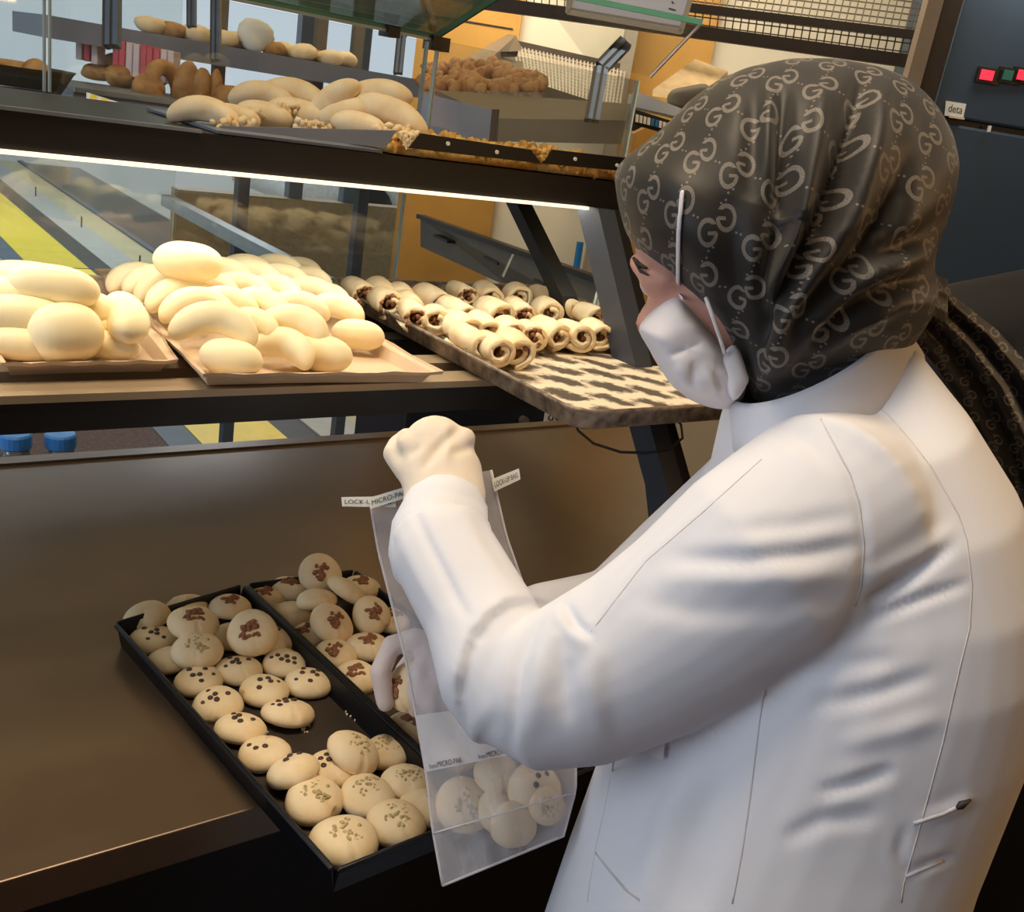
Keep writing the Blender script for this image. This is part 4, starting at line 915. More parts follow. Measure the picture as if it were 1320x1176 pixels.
for px, py, y, yaw, roll, m, s, lab in (
 (265, 152, 1.13, 0, 0, 0, .85, 'small tan crescent leftmost on the upper shelf tray'), (302, 153, 1.14, 0, 0, 2, .7, 'pale tan bread second from the left on the upper shelf'),
 (340, 151, 1.16, 0, 0, 2, .8, 'tan bread low in the left pair on the upper shelf'), (385, 151, 1.16, 0, 0, 2, .95, 'tan bread low under the right arch of the pair'),
 (340, 130, 1.20, 0, 0, 0, .85, 'tan arched bread left of the upper pair, crumbs below'), (378, 128, 1.19, 0, 0, 0, .92, 'tan arched bread right of the upper pair, crumbs below'),
 (428, 136, 1.14, 0, -48, 1, .85, 'tan crescent standing tilted in the middle of the upper tray'), (440, 150, 1.13, 0, -25, 2, .9, 'tan bread leaning under the topmost one on the upper tray'),
 (483, 128, 1.12, 0, -14, 1, .92, 'topmost tan bread at the right of the upper tray'), (500, 152, 1.10, 0, 12, 1, 1.02, 'cracked tan bread lowest right on the upper tray'), (462, 163, 1.09, 0, 0, 2, .75, 'flat tan bread at the front edge of the upper tray')):
    o = bread(SM[m], px, py, 0, 0, lab, 'bread', 'tan breads on the upper shelf', s=s, name='tan_bread', yz=y)
    o.matrix_world = Matrix.Translation(o.matrix_world.translation) @ Matrix.Rotation(math.radians(AX), 4, 'Z') @ Matrix.Rotation(math.radians(roll), 4, 'Y') @ Matrix.Rotation(math.radians(68), 4, 'X') @ Matrix.Diagonal((s, s, s, 1))
mb = MB(); rs = np.random.RandomState(4)
for x, y, n, yy in ((290, 143, 26, 1.17), (330, 148, 22, 1.15), (370, 143, 20, 1.15), (405, 143, 16, 1.16), (505, 168, 30, 1.07), (300, 160, 20, 1.1), (400, 164, 30, 1.1)):
    for i in range(n): b = blob(onY(x+rs.normal(0, 12), y+rs.normal(0, 3), yy), rs.uniform(.003, .006, 3), (6, 5), .25, i); mb.add(b.v, b.f)
solo('bread_crumbs', mb, MT['simit'], 'tan crumbs lying among the breads of the upper shelf tray', 'crumbs', None, True, 'stuff')
# ---------------------------------------------------------------- the bakery worker
def caps(mb, P, R, n=14): return mb.tube(P, R, n, True, True)
hip = W(940, 1235, .925); foot0 = np.array((hip[0], hip[1], 0.))
HF = -RH*.94+FH*.34; HF /= np.linalg.norm(HF); HS = np.cross(UP, HF)       # facing direction and her left
if HS@(-FH) < 0: HS = -HS
pm = MB()
# torso, neck, head, arms, legs of one continuous body
caps(pm, [hip, W(985, 1080, .89), W(1050, 900, .885), W(1090, 760, .885), W(1085, 640, .885), W(1060, 540, .88)], [.11, .11, .11, .115, .11, .06], 18)
caps(pm, [W(1060, 560, .88), W(1020, 430, .865)], [.055, .052])
ro, _ = inflate([(815, 314), (818, 330), (822, 342), (832, 360), (839, 376), (836, 392), (829, 412), (826, 428), (840, 462), (868, 500), (905, 520), (960, 490), (1040, 400), (1100, 300), (1080, 200), (980, 150), (880, 190), (830, 260)], (960, 350), .862, .066, 64, 15, .62)
pm.loft(ro)
caps(pm, [W(846, 386, .90), W(832, 418, .90), W(836, 430, .90)], [.008, .012, .010], 10)                      # nose
for dd in (.815, .905): pm.sphere(W(844, 363, dd), .0135)                                                    # eyeballs under lids
caps(pm, [W(818, 338, .83), W(836, 352, .812), W(860, 362, .80)], [.008, .009, .006], 10)                     # brow and cheek bone
pm.sphere(W(1000, 320, .785), (.022, .012, .03))                                                             # ear beneath the scarf
LA = [W(1100, 650, .85), W(1055, 672, .775), W(900, 795, .79), W(690, 890, .83), W(600, 745, .905), W(572, 640, .952)]
RA = [W(1060, 640, .93), W(1010, 640, 1.0), W(880, 745, 1.045), W(775, 812, 1.06), W(680, 818, 1.07), W(585, 835, 1.075)]
caps(pm, LA, [.055, .055, .044, .036, .032, .023]); caps(pm, RA, [.055, .055, .044, .036, .030, .022])
def fist(mb, wr, pl, fingers, thumb, r=.0088, pk=1.0):
    for kn in [f[0] for f in fingers]: mb.tube([wr, pl*.5+kn*.5, kn], [.021*pk, .017*pk, .0125*pk], 10, True, True)
    for f in fingers: mb.tube(f, [r*1.2]+[r]*(len(f)-2)+[r*.85], 10, True, True)
    mb.tube(thumb, [.014*pk]+[r*1.15]*(len(thumb)-2)+[r], 10, True, True)
Lw, Lp = W(577, 640, .953), W(566, 602, .968)
LF = [[W(527, 573, .965), W(524, 562, .992), W(522, 592, 1.012), W(530, 610, .998)], [W(549, 561, .966), W(548, 553, 1.0), W(546, 588, 1.020), W(548, 612, 1.0)],
      [W(574, 559, .968), W(574, 551, 1.004), W(570, 590, 1.022), W(570, 612, 1.002)], [W(598, 566, .972), W(600, 562, 1.002), W(594, 596, 1.016), W(592, 612, 1.0)]]
LT = [W(545, 628, .958), W(521, 606, .965), W(506, 584, .975), W(512, 572, .992)]
Rw, Rp = W(600, 838, 1.075), W(566, 842, 1.072)
RF = [[W(536, 826, 1.062), W(505, 832, 1.055), W(490, 866, 1.052), W(497, 906, 1.055)], [W(552, 850, 1.050), W(541, 872, 1.040), W(538, 896, 1.044), W(537, 914, 1.056)],
      [W(568, 858, 1.048), W(560, 882, 1.038), W(556, 906, 1.046), W(556, 920, 1.06)], [W(584, 862, 1.050), W(580, 886, 1.044), W(576, 904, 1.052), W(574, 914, 1.064)]]
RT = [W(572, 826, 1.085), W(545, 838, 1.10), W(524, 866, 1.098), W(512, 896, 1.090)]
fist(pm, Lw, Lp, LF, LT, .0058, .62); fist(pm, Rw, Rp, RF, RT, .0058, .62)
for s_ in (-1, 1):
    h0 = hip+HS*.075*s_; k0 = foot0+HS*.085*s_+UP*.46+HF*.02; a0 = foot0+HS*.085*s_+UP*.07
    caps(pm, [h0+UP*.02, h0-UP*.15, k0, k0-UP*.1, a0], [.085, .078, .056, .056, .036], 14)
    caps(pm, [a0-UP*.02-HF*.02, a0-UP*.035+HF*.13], [.034, .026], 12)
pm_ = remesh('person', pm, .0065, 5, MT['skin'])
V = verts(pm_)-foot0; pm_.vertices.foreach_set('co', V.ravel()); pm_.update()
person = link('person', pm_, None, foot0)
setp(person, 'woman in white coat, mask and patterned dark headscarf bagging cookies at the counter', 'person')
def pmesh(name, me, parent=person, label=None, kind=None):
    V = verts(me)-origin(parent); me.vertices.foreach_set('co', V.ravel()); me.update()
    return setp(link(name, me, parent), label, None, None, kind)
# face details
part('eyebrow', MB().tube([W(817, 333, .826), W(823, 341, .812), W(834, 346, .802)], [.0015, .0024, .001], 8), MT['brow'], person, True)
part('eyelashes', MB().tube([W(822, 345, .815), W(826, 350, .806), W(836, 355, .800)], [.0008, .0014, .0006], 8), MT['brow'], person, True)
part('eye', MB().sphere(W(843, 364, .826), .0122, 14, 10), MT['eye'], person, True)
# trousers and shoes
for s_ in (-1, 1):
    h0 = hip+HS*.075*s_; k0 = foot0+HS*.085*s_+UP*.46+HF*.02; a0 = foot0+HS*.085*s_+UP*.085
    part('trouser_leg', MB().tube([h0, h0-UP*.15, k0, a0], [.092, .092, .078, .064], 18), MT['trousers'], person, True)
    part('shoe', MB().loft([[a0*(1, 1, 0)+HF*x+HS*wd*math.cos(t)+UP*max(.001, hh*(.5+.5*math.sin(t))) for t in np.linspace(0, 2*math.pi, 15)[:-1]] for x, wd, hh in ((-.085, .02, .05), (-.07, .04, .08), (-.02, .046, .10), (.05, .048, .075), (.12, .05, .055), (.165, .035, .04), (.18, .012, .02))]), MT['shoe'], person, True)

# the lab coat: torso shell and both sleeves grown into one cloth
cm = MB(); rings = []
for (lx, ly), (rx, ry), dc_, hk in (((955, 520), (1172, 440), .87, .070), ((935, 555), (1225, 512), .872, .150), ((922, 620), (1278, 600), .873, .178), ((905, 700), (1308, 690), .873, .186),
        ((870, 790), (1316, 765), .873, .186), ((828, 875), (1304, 865), .873, .178), ((787, 965), (1274, 955), .873, .170), ((757, 1050), (1242, 1042), .873, .165),
        ((724, 1140), (1215, 1130), .885, .165), ((690, 1240), (1190, 1228), .905, .170), ((655, 1380), (1170, 1370), .935, .18), ((630, 1500), (1150, 1480), .96, .185), ((612, 1620), (1135, 1600), .985, .19)):
    a = W(lx, ly, dc_+.02); b = W(rx, ry, dc_-.01); m = (a+b)/2; h = (b-a)/2; ring = []
    for t in np.linspace(0, 2*math.pi, 41)[:-1]:
        c_, s2 = math.cos(t), math.sin(t); c_ = math.copysign(abs(c_)**.86, c_); s2 = math.copysign(abs(s2)**.86, s2)
        ring.append(m+h*c_+FH*hk*s2)
    rings.append(ring)
cm.loft(rings)
cm.tube([W(1120, 650, .85), W(1066, 668, .775), W(985, 728, .772), W(900, 795, .787), W(825, 842, .80), W(745, 880, .812), W(690, 893, .822), W(652, 885, .832)], [.085, .085, .0835, .0775, .0725, .0685, .0630, .050], 28, True, True)
cm.tube([W(678, 898, .826), W(645, 862, .838), W(616, 790, .872), W(572, 712, .912), W(566, 690, .926)], [.058, .0555, .0490, .0485, .0475], 26, True, False)
cm.tube([W(1080, 640, .95), W(1010, 640, 1.0), W(880, 740, 1.045), W(790, 800, 1.06), W(700, 808, 1.07), W(640, 826, 1.074), W(612, 836, 1.075)], [.08, .08, .068, .056, .047, .043, .040], 22, True, False)
cme = remesh('lab_coat', cm, .0038, 3, MT['white'])
F_ = [
 ([(706, 778), (680, 774), (655, 780), (630, 797), (609, 828), (597, 866), (594, 905), (600, 935)], .0085, 26, 1), ([(700, 802), (684, 822), (671, 852), (665, 890), (661, 935), (654, 982)], -.0045, 8), ([(718, 812), (700, 850), (690, 900), (684, 950)], .004, 14), ([(724, 778), (730, 796), (744, 812), (764, 824)], .006, 20, 1),
 ([(670, 806), (650, 838), (640, 880), (640, 920)], .003, 10), ([(735, 850), (722, 890), (728, 940)], -.003, 14),
   ([(727, 780), (742, 808), (762, 824)], -.006, 7),
 ([(735, 790), (722, 850), (735, 930)], -.004, 14), ([(770, 830), (762, 880), (775, 950)], .004, 16),
 ([(982, 590), (910, 655), (832, 722), (780, 790), (753, 826)], .0022, 10),
 ([(870, 720), (960, 722), (1040, 714), (1108, 702)], -.005, 12), ([(936, 684), (1020, 678), (1100, 664)], -.003, 12), ([(850, 745), (960, 748), (1095, 740)], .003, 14), ([(820, 775), (900, 790), (1000, 785), (1080, 772)], -.003, 16),
 ([(1058, 540), (1078, 578), (1096, 612), (1108, 650), (1114, 705), (1110, 755), (1098, 795), (1078, 825)], -.0028, 7), ([(1114, 775), (1165, 748), (1226, 706)], -.007, 8), ([(1118, 800), (1180, 775), (1246, 752)], -.005, 7), ([(1120, 745), (1180, 715), (1230, 680)], .003, 10),
 ([(950, 545), (1000, 512), (1070, 480), (1128, 455)], -.004, 8), ([(985, 540), (1040, 570), (1070, 600)], -.003, 12), ([(1000, 530), (1090, 545), (1180, 600)], .003, 16),
 ([(1048, 906), (1090, 902), (1130, 893), (1200, 870)], -.005, 12), ([(1058, 1022), (1110, 1008), (1150, 994)], -.006, 9), ([(1010, 1083), (1060, 1058), (1130, 1050)], -.004, 12), ([(1080, 960), (1150, 945), (1210, 925)], .003, 14), ([(985, 880), (1060, 860), (1150, 850)], -.004, 12),
 ([(900, 990), (860, 1050), (842, 1120), (838, 1170)], .005, 22), ([(860, 990), (822, 1060), (806, 1130)], -.004, 22), ([(930, 960), (905, 1060), (895, 1170)], -.004, 26),
 ([(1192, 1056), (1225, 1045), (1252, 1032)], .004, 8), ([(1172, 1124), (1205, 1112), (1228, 1104)], -.004, 6), ([(1165, 1070), (1160, 1100), (1168, 1130)], -.003, 8),
 ([(640, 640), (610, 650), (560, 650), (528, 660)], -.002, 8), ([(605, 640), (632, 700), (672, 760)], -.003, 9), ([(530, 650), (552, 700), (588, 770), (606, 800)], -.0045, 7), ([(510, 680), (540, 740), (572, 800)], .003, 12)]
emboss(cme, F_, 1.1, 2)
bv = BVHTree.FromPolygons([tuple(v) for v in verts(cme)], [tuple(p.vertices) for p in cme.polygons])
def cast(px, py, lift=.0006, tree=None):
    r = ray(px, py); h = (tree or bv).ray_cast(Vector(CAM), Vector(r))
    return None if h[0] is None else np.array(h[0])+np.array(h[1])*lift
coat = pmesh('lab_coat', cme)
def seam(pts, r=.0008, name='seam', m='stitch', tree=None):
    P = []
    for a, b in zip(pts[:-1], pts[1:]):
        n = max(2, int(math.hypot(b[0]-a[0], b[1]-a[1])/9))
        for t in np.linspace(0, 1, n)[:-1]:
            h = cast(a[0]+(b[0]-a[0])*t, a[1]+(b[1]-a[1])*t, -.0003, tree)
            if h is not None: P.append(h)
    if len(P) > 2: part(name, MB().tube(P, r, 6), MT[m], coat, True)
seam([(1058, 540), (1078, 578), (1096, 612), (1108, 650), (1114, 705), (1110, 755), (1098, 795)])
seam([(1110, 510), (1145, 535), (1175, 570), (1200, 602), (1219, 635), (1236, 665), (1246, 696), (1253, 754), (1250, 810), (1240, 850), (1215, 960), (1185, 1070), (1165, 1140), (1160, 1176)])
seam([(985, 889), (978, 940), (971, 996), (964, 1050), (956, 1102), (942, 1176)])
seam([(791, 982), (780, 1040), (767, 1098), (760, 1140), (756, 1176)]); seam([(768, 1100), (788, 1125), (806, 1146), (825, 1160), (845, 1176)], .0014, 'pocket_edge')
seam([(982, 592), (910, 657), (832, 724), (790, 778), (755, 824)], .0007); seam([(1124, 464), (1160, 453), (1194, 452)])
# chest pocket flap and back belt
hf = cast(858, 982, 0)
if hf is not None:
    df = (hf-CAM)@FWD; part('pocket_flap', MB().prism([W(x, y, df-.002+(858-x)*.0002) for x, y in ((800, 958), (854, 977), (859, 938), (806, 935))], -FH*.003), MT['white'], coat)
seam([(1178, 1062), (1215, 1050), (1258, 1030)], .0016, 'belt_edge'); seam([(1168, 1130), (1200, 1116), (1230, 1104)], .0016, 'belt_edge')
p = cast(1238, 1038, .001)
if p is not None: part('belt_slit', MB().tube([cast(1232, 1042, .0008), p, cast(1250, 1031, .0008)], [.0012, .003, .001], 8), MT['ink'], coat, True)
# standing collar
A0, B0 = W(944, 520, .835), W(1150, 404, .875); m = (A0+B0)/2; h = (B0-A0)/2; out = []
nrm = np.cross(h, FH); nrm /= np.linalg.norm(nrm); nrm = nrm if nrm[2] > 0 else -nrm
drop = {}
for kk, (sc, up_, dp) in enumerate(((.93, .0, .004), (.99, .006, 0), (1.03, .002, -.001), (1.09, -.016, 0), (1.17, -.040, 0), (1.12, -.044, 0), (1.00, -.02, 0), (.93, -.01, 0))):
    out.append([m+h*sc*math.cos(t)+FH*.082*sc*math.sin(t)+nrm*up_ for t in np.linspace(0, 2*math.pi, 49)[:-1]])
part('collar', MB().loft(out+[out[0]], cap=False), MT['white'], coat, True)
# sleeve cuff edge
cw = W(566, 655, .94); ax = W(566, 655, .94)-W(572, 712, .912); ax /= np.linalg.norm(ax)

# headscarf
so = [(791, 222), (803, 205), (830, 185), (860, 160), (890, 128), (925, 103), (965, 86), (1020, 75), (1075, 75), (1125, 83), (1165, 97), (1195, 120), (1215, 145), (1230, 175), (1238, 212), (1232, 250), (1220, 290), (1208, 322), (1204, 345), (1212, 370), (1205, 405), (1175, 450), (1120, 480), (1060, 506), (1005, 524), (970, 518), (955, 478), (935, 444), (920, 418), (898, 398), (872, 375), (848, 352), (824, 326), (806, 300), (796, 262)]
ro, uv = inflate(so, (1025, 285), .855, .118, 220, 61, .62)
smb = MB().loft(ro); sme = smb.mesh('headscarf', MT['scarf'], True)
def set_uv(me, uv):
    l = me.uv_layers.new(name='uv'); 
    for lp in me.loops: l.data[lp.index].uv = uv[lp.vertex_index]
set_uv(sme, uv)
emboss(sme, [([(1112, 92), (1102, 162), (1082, 231), (1062, 282), (1025, 346), (990, 411), (972, 476)], -.016, 13), ([(1010, 110), (1008, 162), (1008, 223), (1004, 305), (986, 362), (972, 430)], -.013, 12),
 ([(1060, 110), (1050, 190), (1032, 270), (1005, 350), (985, 410)], .008, 16), ([(976, 95), (974, 150), (972, 200), (968, 260)], -.006, 15), ([(1140, 110), (1125, 190), (1098, 270), (1050, 350), (1000, 430), (980, 480)], .008, 18),
 ([(1176, 190), (1160, 245), (1139, 292), (1066, 362), (1005, 428)], -.010, 14), ([(1212, 352), (1180, 358), (1147, 366), (1095, 398), (1050, 440)], -.010, 10), ([(1200, 320), (1160, 340), (1100, 372), (1040, 430), (1000, 480)], .006, 12),
 ([(1225, 270), (1190, 300), (1130, 335), (1070, 385)], -.006, 12), ([(1210, 392), (1160, 392), (1100, 418), (1040, 462)], .007, 10), ([(950, 420), (960, 455), (968, 500)], -.006, 8), ([(862, 215), (905, 330), (940, 430)], .003, 22), ([(940, 250), (945, 330), (958, 420)], -.004, 14),
 ([(1188, 140), (1200, 200), (1190, 260)], -.005, 14)], 2.1)
bvs = BVHTree.FromPolygons([tuple(v) for v in verts(sme)], [tuple(p.vertices) for p in sme.polygons])
scarf = pmesh('headscarf', sme, person, 'dark headscarf with a grey monogram pattern')
# gathered wrap and long tail down the back
def sheet(rows, d_of, th, nw=26, sub=8, wave=.010, nwav=3):
    R = []; uv = []; rows = [((np.array(a, float)), np.array(b, float), d) for a, b, d in rows]
    dense = []
    for i in range(len(rows)-1):
        for t in np.linspace(0, 1, sub+1)[:-1]: dense.append(tuple((rows[i][k]*(1-t)+rows[i+1][k]*t) for k in range(3)))
    dense.append(rows[-1]); s_ = 0
    for i, (a, b, d) in enumerate(dense):
        ring = []; s_ += .012
        for side in (1, -1):
            for t in (np.linspace(0, 1, nw) if side == 1 else np.linspace(1, 0, nw)):
                x, y = a*(1-t)+b*t; bul = math.sin(t*math.pi)**.6
                dd = d-side*th*bul*.5+wave*math.sin(t*nwav*2*math.pi+i*.05)*bul
                ring.append(W(x, y, dd)); uv.append((t*.16*np.hypot(*(b-a))/120, s_))
        R.append(ring)
    return R, uv
R_, uv = sheet([((1168, 418), (1206, 352), .90), ((1178, 440), (1238, 388), .915), ((1205, 470), (1285, 425), .94), ((1240, 520), (1335, 480), .96), ((1272, 580), (1375, 560), .975), ((1298, 640), (1392, 640), .985), ((1318, 720), (1400, 730), .985), ((1325, 830), (1400, 830), .985)], None, .045, wave=.014)
tm = MB().loft(R_); tme = tm.mesh('scarf_tail', MT['scarf'], True); set_uv(tme, uv); pmesh('scarf_tail', tme)
R_, uv = sheet([((1052, 460), (1010, 410), .80), ((1100, 438), (1075, 390), .795), ((1150, 412), (1140, 365), .81), ((1195, 402), (1190, 350), .84), ((1222, 420), (1222, 360), .90)], None, .06, wave=.006, nwav=2)
wm = MB().loft(R_); wme = wm.mesh('scarf_wrap', MT['scarf'], True); set_uv(wme, uv); pmesh('scarf_wrap', wme)

# mask with folded side and ear loops
ro, _ = inflate([(821, 424), (836, 404), (852, 386), (870, 373), (888, 388), (908, 410), (930, 437), (948, 462), (962, 492), (962, 512), (940, 529), (915, 526), (890, 516), (866, 498), (850, 474), (834, 446)], (888, 450), .852, .072, 110, 33, .42)
mme = MB().loft(ro).mesh('face_mask', MT['mask'], True)
emboss(mme, [([(905, 442), (880, 452), (862, 458)], -.004, 6), ([(915, 462), (896, 478), (890, 506)], -.005, 7), ([(832, 428), (862, 404), (884, 392)], -.0025, 4), ([(935, 452), (925, 480), (940, 522)], -.006, 6), ([(872, 470), (880, 490), (905, 512)], .004, 9), ([(846, 440), (880, 425), (908, 418)], .003, 9)])
mask = pmesh('face_mask', mme, person, 'white pleated face mask')
ro, _ = inflate([(930, 462), (938, 448), (948, 441), (957, 462), (966, 490), (958, 505), (944, 522), (938, 500)], (948, 484), .792, .007, 48, 9, .5)
part('mask_flap', MB().loft(ro), MT['mask'], mask, True)
def on_scarf(pts, lift):
    P = []
    for a, b in zip(pts[:-1], pts[1:]):
        for t in np.linspace(0, 1, 9)[:-1]:
            x, y = a[0]+(b[0]-a[0])*t, a[1]+(b[1]-a[1])*t; h = cast(x, y, lift, bvs)
            if h is not None: P.append(h)
    return P
P = on_scarf([(880, 250), (877, 300), (876, 350), (877, 378)], .002); 
if P: P.append(W(880, 385, .787)); part('ear_loop', MB().tube(P, .0021, 8, True, True, .6), MT['mask'], mask, True)
P = [W(910, 384, .770), W(914, 395, .766), W(920, 412, .768), W(929, 438, .776), W(934, 456, .784)]
part('ear_loop', MB().tube(P, .0017, 8), MT['mask'], mask, True)

# gloves: five bent fingers each, grown from the same joints as the hands
gm = MB(); fist(gm, Lw, Lp, LF, LT, .0098); gm.tube([W(569, 668, .938), W(574, 640, .952), W(568, 606, .966), W(562, 578, .972)], [.040, .040, .041, .034], 18, True, True, .70)
gm.tube([W(540, 600, .972), W(592, 602, .974)], [.022, .020], 10, True, True)
gme = remesh('glove', gm, .0030, 8, MT['glove']); emboss(gme, [([(545, 605), (562, 580), (592, 553)], -.004, 6), ([(580, 585), (600, 580), (612, 575)], -.002, 6), ([(528, 588), (540, 575)], -.002, 5), ([(575, 600), (578, 570), (574, 555)], .002, 7)], 1.8)
pmesh('glove', gme, person, 'cream glove gripping the top of the bag')
gm = MB(); fist(gm, Rw, Rp, RF, RT, .0122); gm.tube([W(640, 828, 1.075), W(600, 838, 1.074), W(566, 842, 1.070)], [.034, .032, .028], 16, True, True, .7)
gme = remesh('glove', gm, .0030, 6, MT['glove2']); pmesh('glove', gme, person, 'pale translucent glove pinching a cookie')
# cuff of the left sleeve lying over the glove
part('cuff', MB().tube([W(572, 668, .936), W(569, 680, .933), W(569, 712, .916)], [.0430, .0470, .0492], 26, True, True, .92), MT['white'], coat, True)
cookie(523, 886, 'w', 0, 'walnut cookie held between gloved thumb and index finger above the right tray', 62, -50, 1.0, 1.062)

# ---------------------------------------------------------------- plastic bag
BR = [((476, 641), (633, 606), 1.000), ((488, 712), (652, 690), 1.003), ((508, 790), (680, 770), .998), ((524, 855), (702, 835), .985), ((536, 920), (722, 895), .968), ((550, 1000), (742, 960), .938), ((558, 1070), (742, 1018), .912), ((571, 1142), (726, 1078), .892)]
def bag_pt(u, v, side):
    x = v*(len(BR)-1); i = min(int(x), len(BR)-2); t = x-i
    a = np.array(BR[i][0])*(1-t)+np.array(BR[i+1][0])*t; b = np.array(BR[i][1])*(1-t)+np.array(BR[i+1][1])*t; d = BR[i][2]*(1-t)+BR[i+1][2]*t
    bul = (math.sin(u*math.pi)**.6)*(.006+.026*math.exp(-((v-.80)/.20)**2)); wob = .0025*math.sin(9*u+14*v)*math.sin(math.pi*u)+.0015*math.sin(31*u-20*v)*math.sin(math.pi*u)
    return W(*(a*(1-u)+b*u), d-side*bul+wob)
bag = thing('plastic_bag', bag_pt(.5, 1, 1), 'clear plastic bag of cookies hanging from the raised gloved hand', 'bag')
for side in (1, -1):
    part('bag_wall', MB().loft([[bag_pt(u, v, side) for u in np.linspace(0, 1, 26)] for v in np.linspace(0, 1, 50)], False, False), MT['bag'], bag, True)
def band(v0, v1, u0, u1, m, name, lift=.0015):
    return part(name, MB().loft([[bag_pt(u, v, 1)-FWD*lift for u in np.linspace(u0, u1, 18)] for v in np.linspace(v0, v1, 6)], False, False), m, bag, True)
bb = band(.575, .705, .0, .80, MT['bagband'], 'label_band')
mb = MB()
for u0, u1, t in ((.03, .25, 'MICRO-PAK'), (.36, .58, 'MICRO-PAK')):
    text_on(mb, t, lambda a, b, u0=u0, u1=u1: bag_pt(u0+(u1-u0)*(.25+.75*a), .699-.013*b, 1)-FWD*.003)
    text_on(mb, 'from', lambda a, b, u0=u0, u1=u1: bag_pt(u0+(u1-u0)*.22*a, .699-.011*b, 1)-FWD*.003)
part('lettering', mb, MT['ink'], bb)
part('seal', MB().tube([bag_pt(u, .865, 1)-FWD*.001 for u in np.linspace(0, 1, 16)], .0009, 6), MT['bagband'], bag, True)
for u in (0, 1): part('side_seam', MB().tube([bag_pt(u, v, 1) for v in np.linspace(0, 1, 40)], .0014, 6), MT['bagband'], bag, True)
part('side_seam', MB().tube([bag_pt(u, 1, 1) for u in np.linspace(0, 1, 20)], .0012, 6), MT['bagband'], bag, True)
# paper tie strips at the mouth
for quad, t in (([(441, 653), (510, 654), (510, 640), (440, 641)], 'LOCK-UP BAG'), ([(478, 656), (530, 640), (528, 626), (476, 642)], 'MICRO-PAK'), ([(637, 634), (671, 618), (669, 604), (634, 618)], 'LOCK-UP BAG')):
    Q = [W(x, y, .990 if x < 600 else .997) for x, y in quad]
    if t == 'MICRO-PAK': Q = [q-FWD*.004 for q in Q]
    s_ = part('tie_strip', MB().prism(Q, FWD*.0012), MT['label'], bag, label='white printed tie strip')
    g = bil(Q[0], Q[1], Q[3], Q[2]); mb = MB(); text_on(mb, t, lambda a, b: g(.06+.86*a, .28+.44*b)-FWD*.0009); part('lettering', mb, MT['ink'], s_)
for px, py, k_, d, ti, lab, s in ((598, 1038, 'n', .925, 40, 'cookie at the left inside the clear plastic bag', 1.25), (643, 1046, 'p', .918, 20, 'pale cookie lying across the middle of the clear bag', 1.0), (662, 1064, 'p', .905, 60, 'pale cookie lowest in the clear plastic bag', 1.05),
        (690, 1018, 'c2', .925, 40, 'chocolate dotted cookie at the right inside the clear bag', 1.2), (640, 998, 'p', .935, 30, 'cookie at the top inside the bag below the band', 1.0), (706, 1040, 'n', .912, 50, 'cookie at the right edge inside the clear bag', .85)):
    cookie(px, py, k_, 0, lab, ti, 15, s*.78, d)

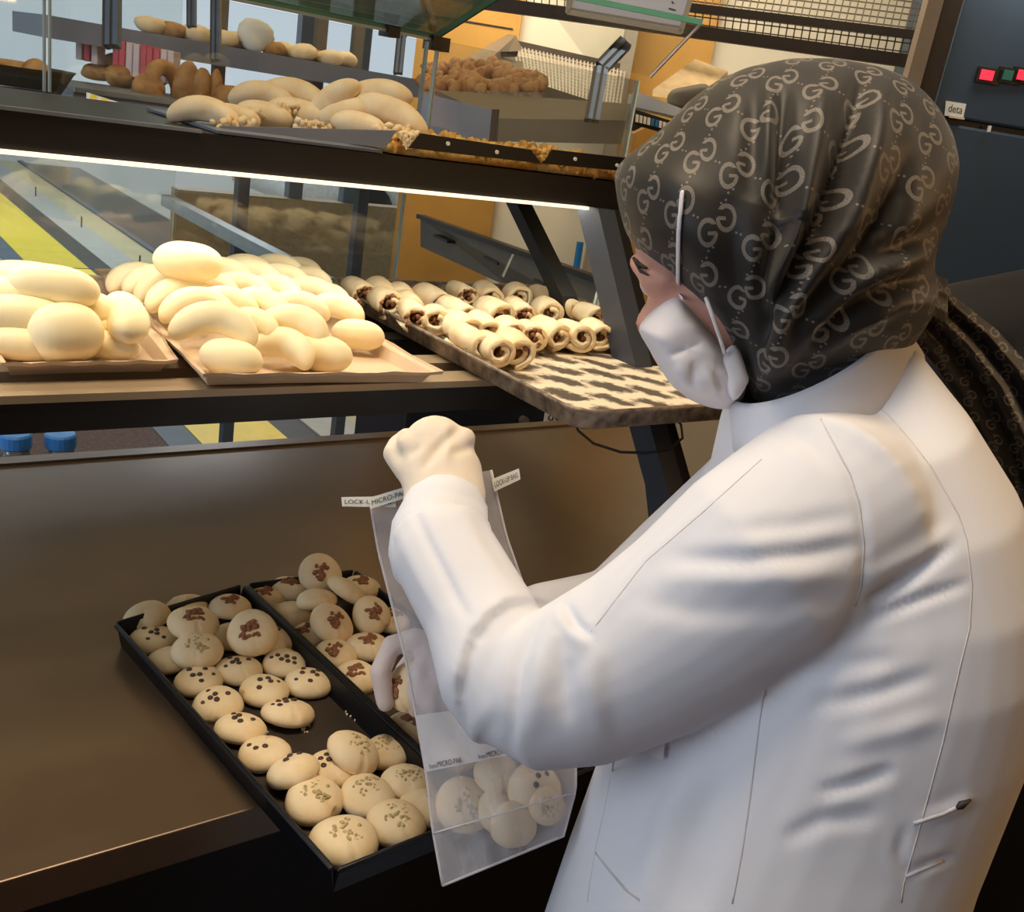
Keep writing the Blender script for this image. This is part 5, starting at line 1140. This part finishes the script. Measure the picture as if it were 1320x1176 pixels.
# ---------------------------------------------------------------- second person in black behind
d2 = 1.2; ft = W(1530, 300, d2)*(1, 1, 0); b2 = MB()
P0 = W(1420, 620, d2)
def sp_(r, f, z): return ft+RH*r+FH*f+UP*z
caps(b2, [sp_(0, 0, .95), sp_(0, 0, 1.15), sp_(0, 0, 1.32), sp_(0, 0, 1.44)], [.14, .13, .14, .07], 18)
caps(b2, [sp_(0, 0, 1.42), sp_(0, 0, 1.55)], [.055, .05]); b2.sphere(sp_(0, 0, 1.66), (.085, .095, .12), 16, 12)
caps(b2, [sp_(.07, .09, 1.66), sp_(.075, .12, 1.64)], [.012, .014], 8)
for s_ in (-1, 1):
    caps(b2, [sp_(.10*s_, 0, 1.40), sp_(.19*s_, 0, 1.36), sp_(.25*s_, .02, 1.10), sp_(.26*s_, .12, .90), sp_(.25*s_, .17, .83)], [.06, .055, .042, .034, .028])
    for k_ in range(4): caps(b2, [sp_(.25*s_, .15+.02*k_, .84), sp_(.25*s_, .17+.02*k_, .78), sp_(.245*s_, .18+.018*k_, .75-.004*k_)], [.009, .008, .006], 8)
    caps(b2, [sp_(.25*s_, .15, .86), sp_(.24*s_, .20, .82)], [.011, .008], 8)
    caps(b2, [sp_(.085*s_, 0, .93), sp_(.09*s_, .01, .48), sp_(.09*s_, 0, .08)], [.09, .055, .04]); caps(b2, [sp_(.09*s_, -.02, .04), sp_(.09*s_, .14, .035)], [.038, .03])
b2m = remesh('person', b2, .012, 4, MT['skin']); V = verts(b2m)-ft; b2m.vertices.foreach_set('co', V.ravel()); b2m.update()
p2 = link('person', b2m, None, ft); setp(p2, 'person in a black coat, only a dark shoulder and side visible at right edge', 'person')
mb = MB()
rg = []
for z, a, b in ((.32, .245, .17), (.6, .25, .17), (.95, .24, .18), (1.2, .25, .18), (1.34, .27, .165), (1.42, .22, .13), (1.47, .10, .09)):
    rg.append([sp_(a*math.cos(t), b*math.sin(t), z+.01*math.sin(3*t)) for t in np.linspace(0, 2*math.pi, 33)[:-1]])
mb.loft(rg)
for s_ in (-1, 1): mb.tube([sp_(.14*s_, 0, 1.38), sp_(.22*s_, 0, 1.37), sp_(.285*s_, .02, 1.10), sp_(.285*s_, .10, .93)], [.09, .088, .07, .055], 18, True, True)
jm = remesh('black_coat', mb, .010, 5, MT['coatblack']); pmesh('black_coat', jm, p2)
for s_ in (-1, 1):
    part('trouser_leg', MB().tube([sp_(.085*s_, 0, .9), sp_(.09*s_, .01, .48), sp_(.09*s_, 0, .07)], [.10, .075, .06], 16), MT['trousers'], p2, True)
    part('shoe', MB().loft([[sp_(.09*s_+wd*math.cos(t), x, max(.001, hh*(.5+.5*math.sin(t)))) for t in np.linspace(0, 2*math.pi, 15)[:-1]] for x, wd, hh in ((-.085, .02, .05), (-.07, .042, .08), (-.02, .048, .10), (.05, .05, .075), (.12, .05, .055), (.165, .038, .045), (.18, .012, .02))]), MT['black'], p2, True)
mb = MB().sphere(sp_(0, -.012, 1.68), (.098, .10, .12), 16, 12); part('hair', mb, MT['brow'], p2, True)
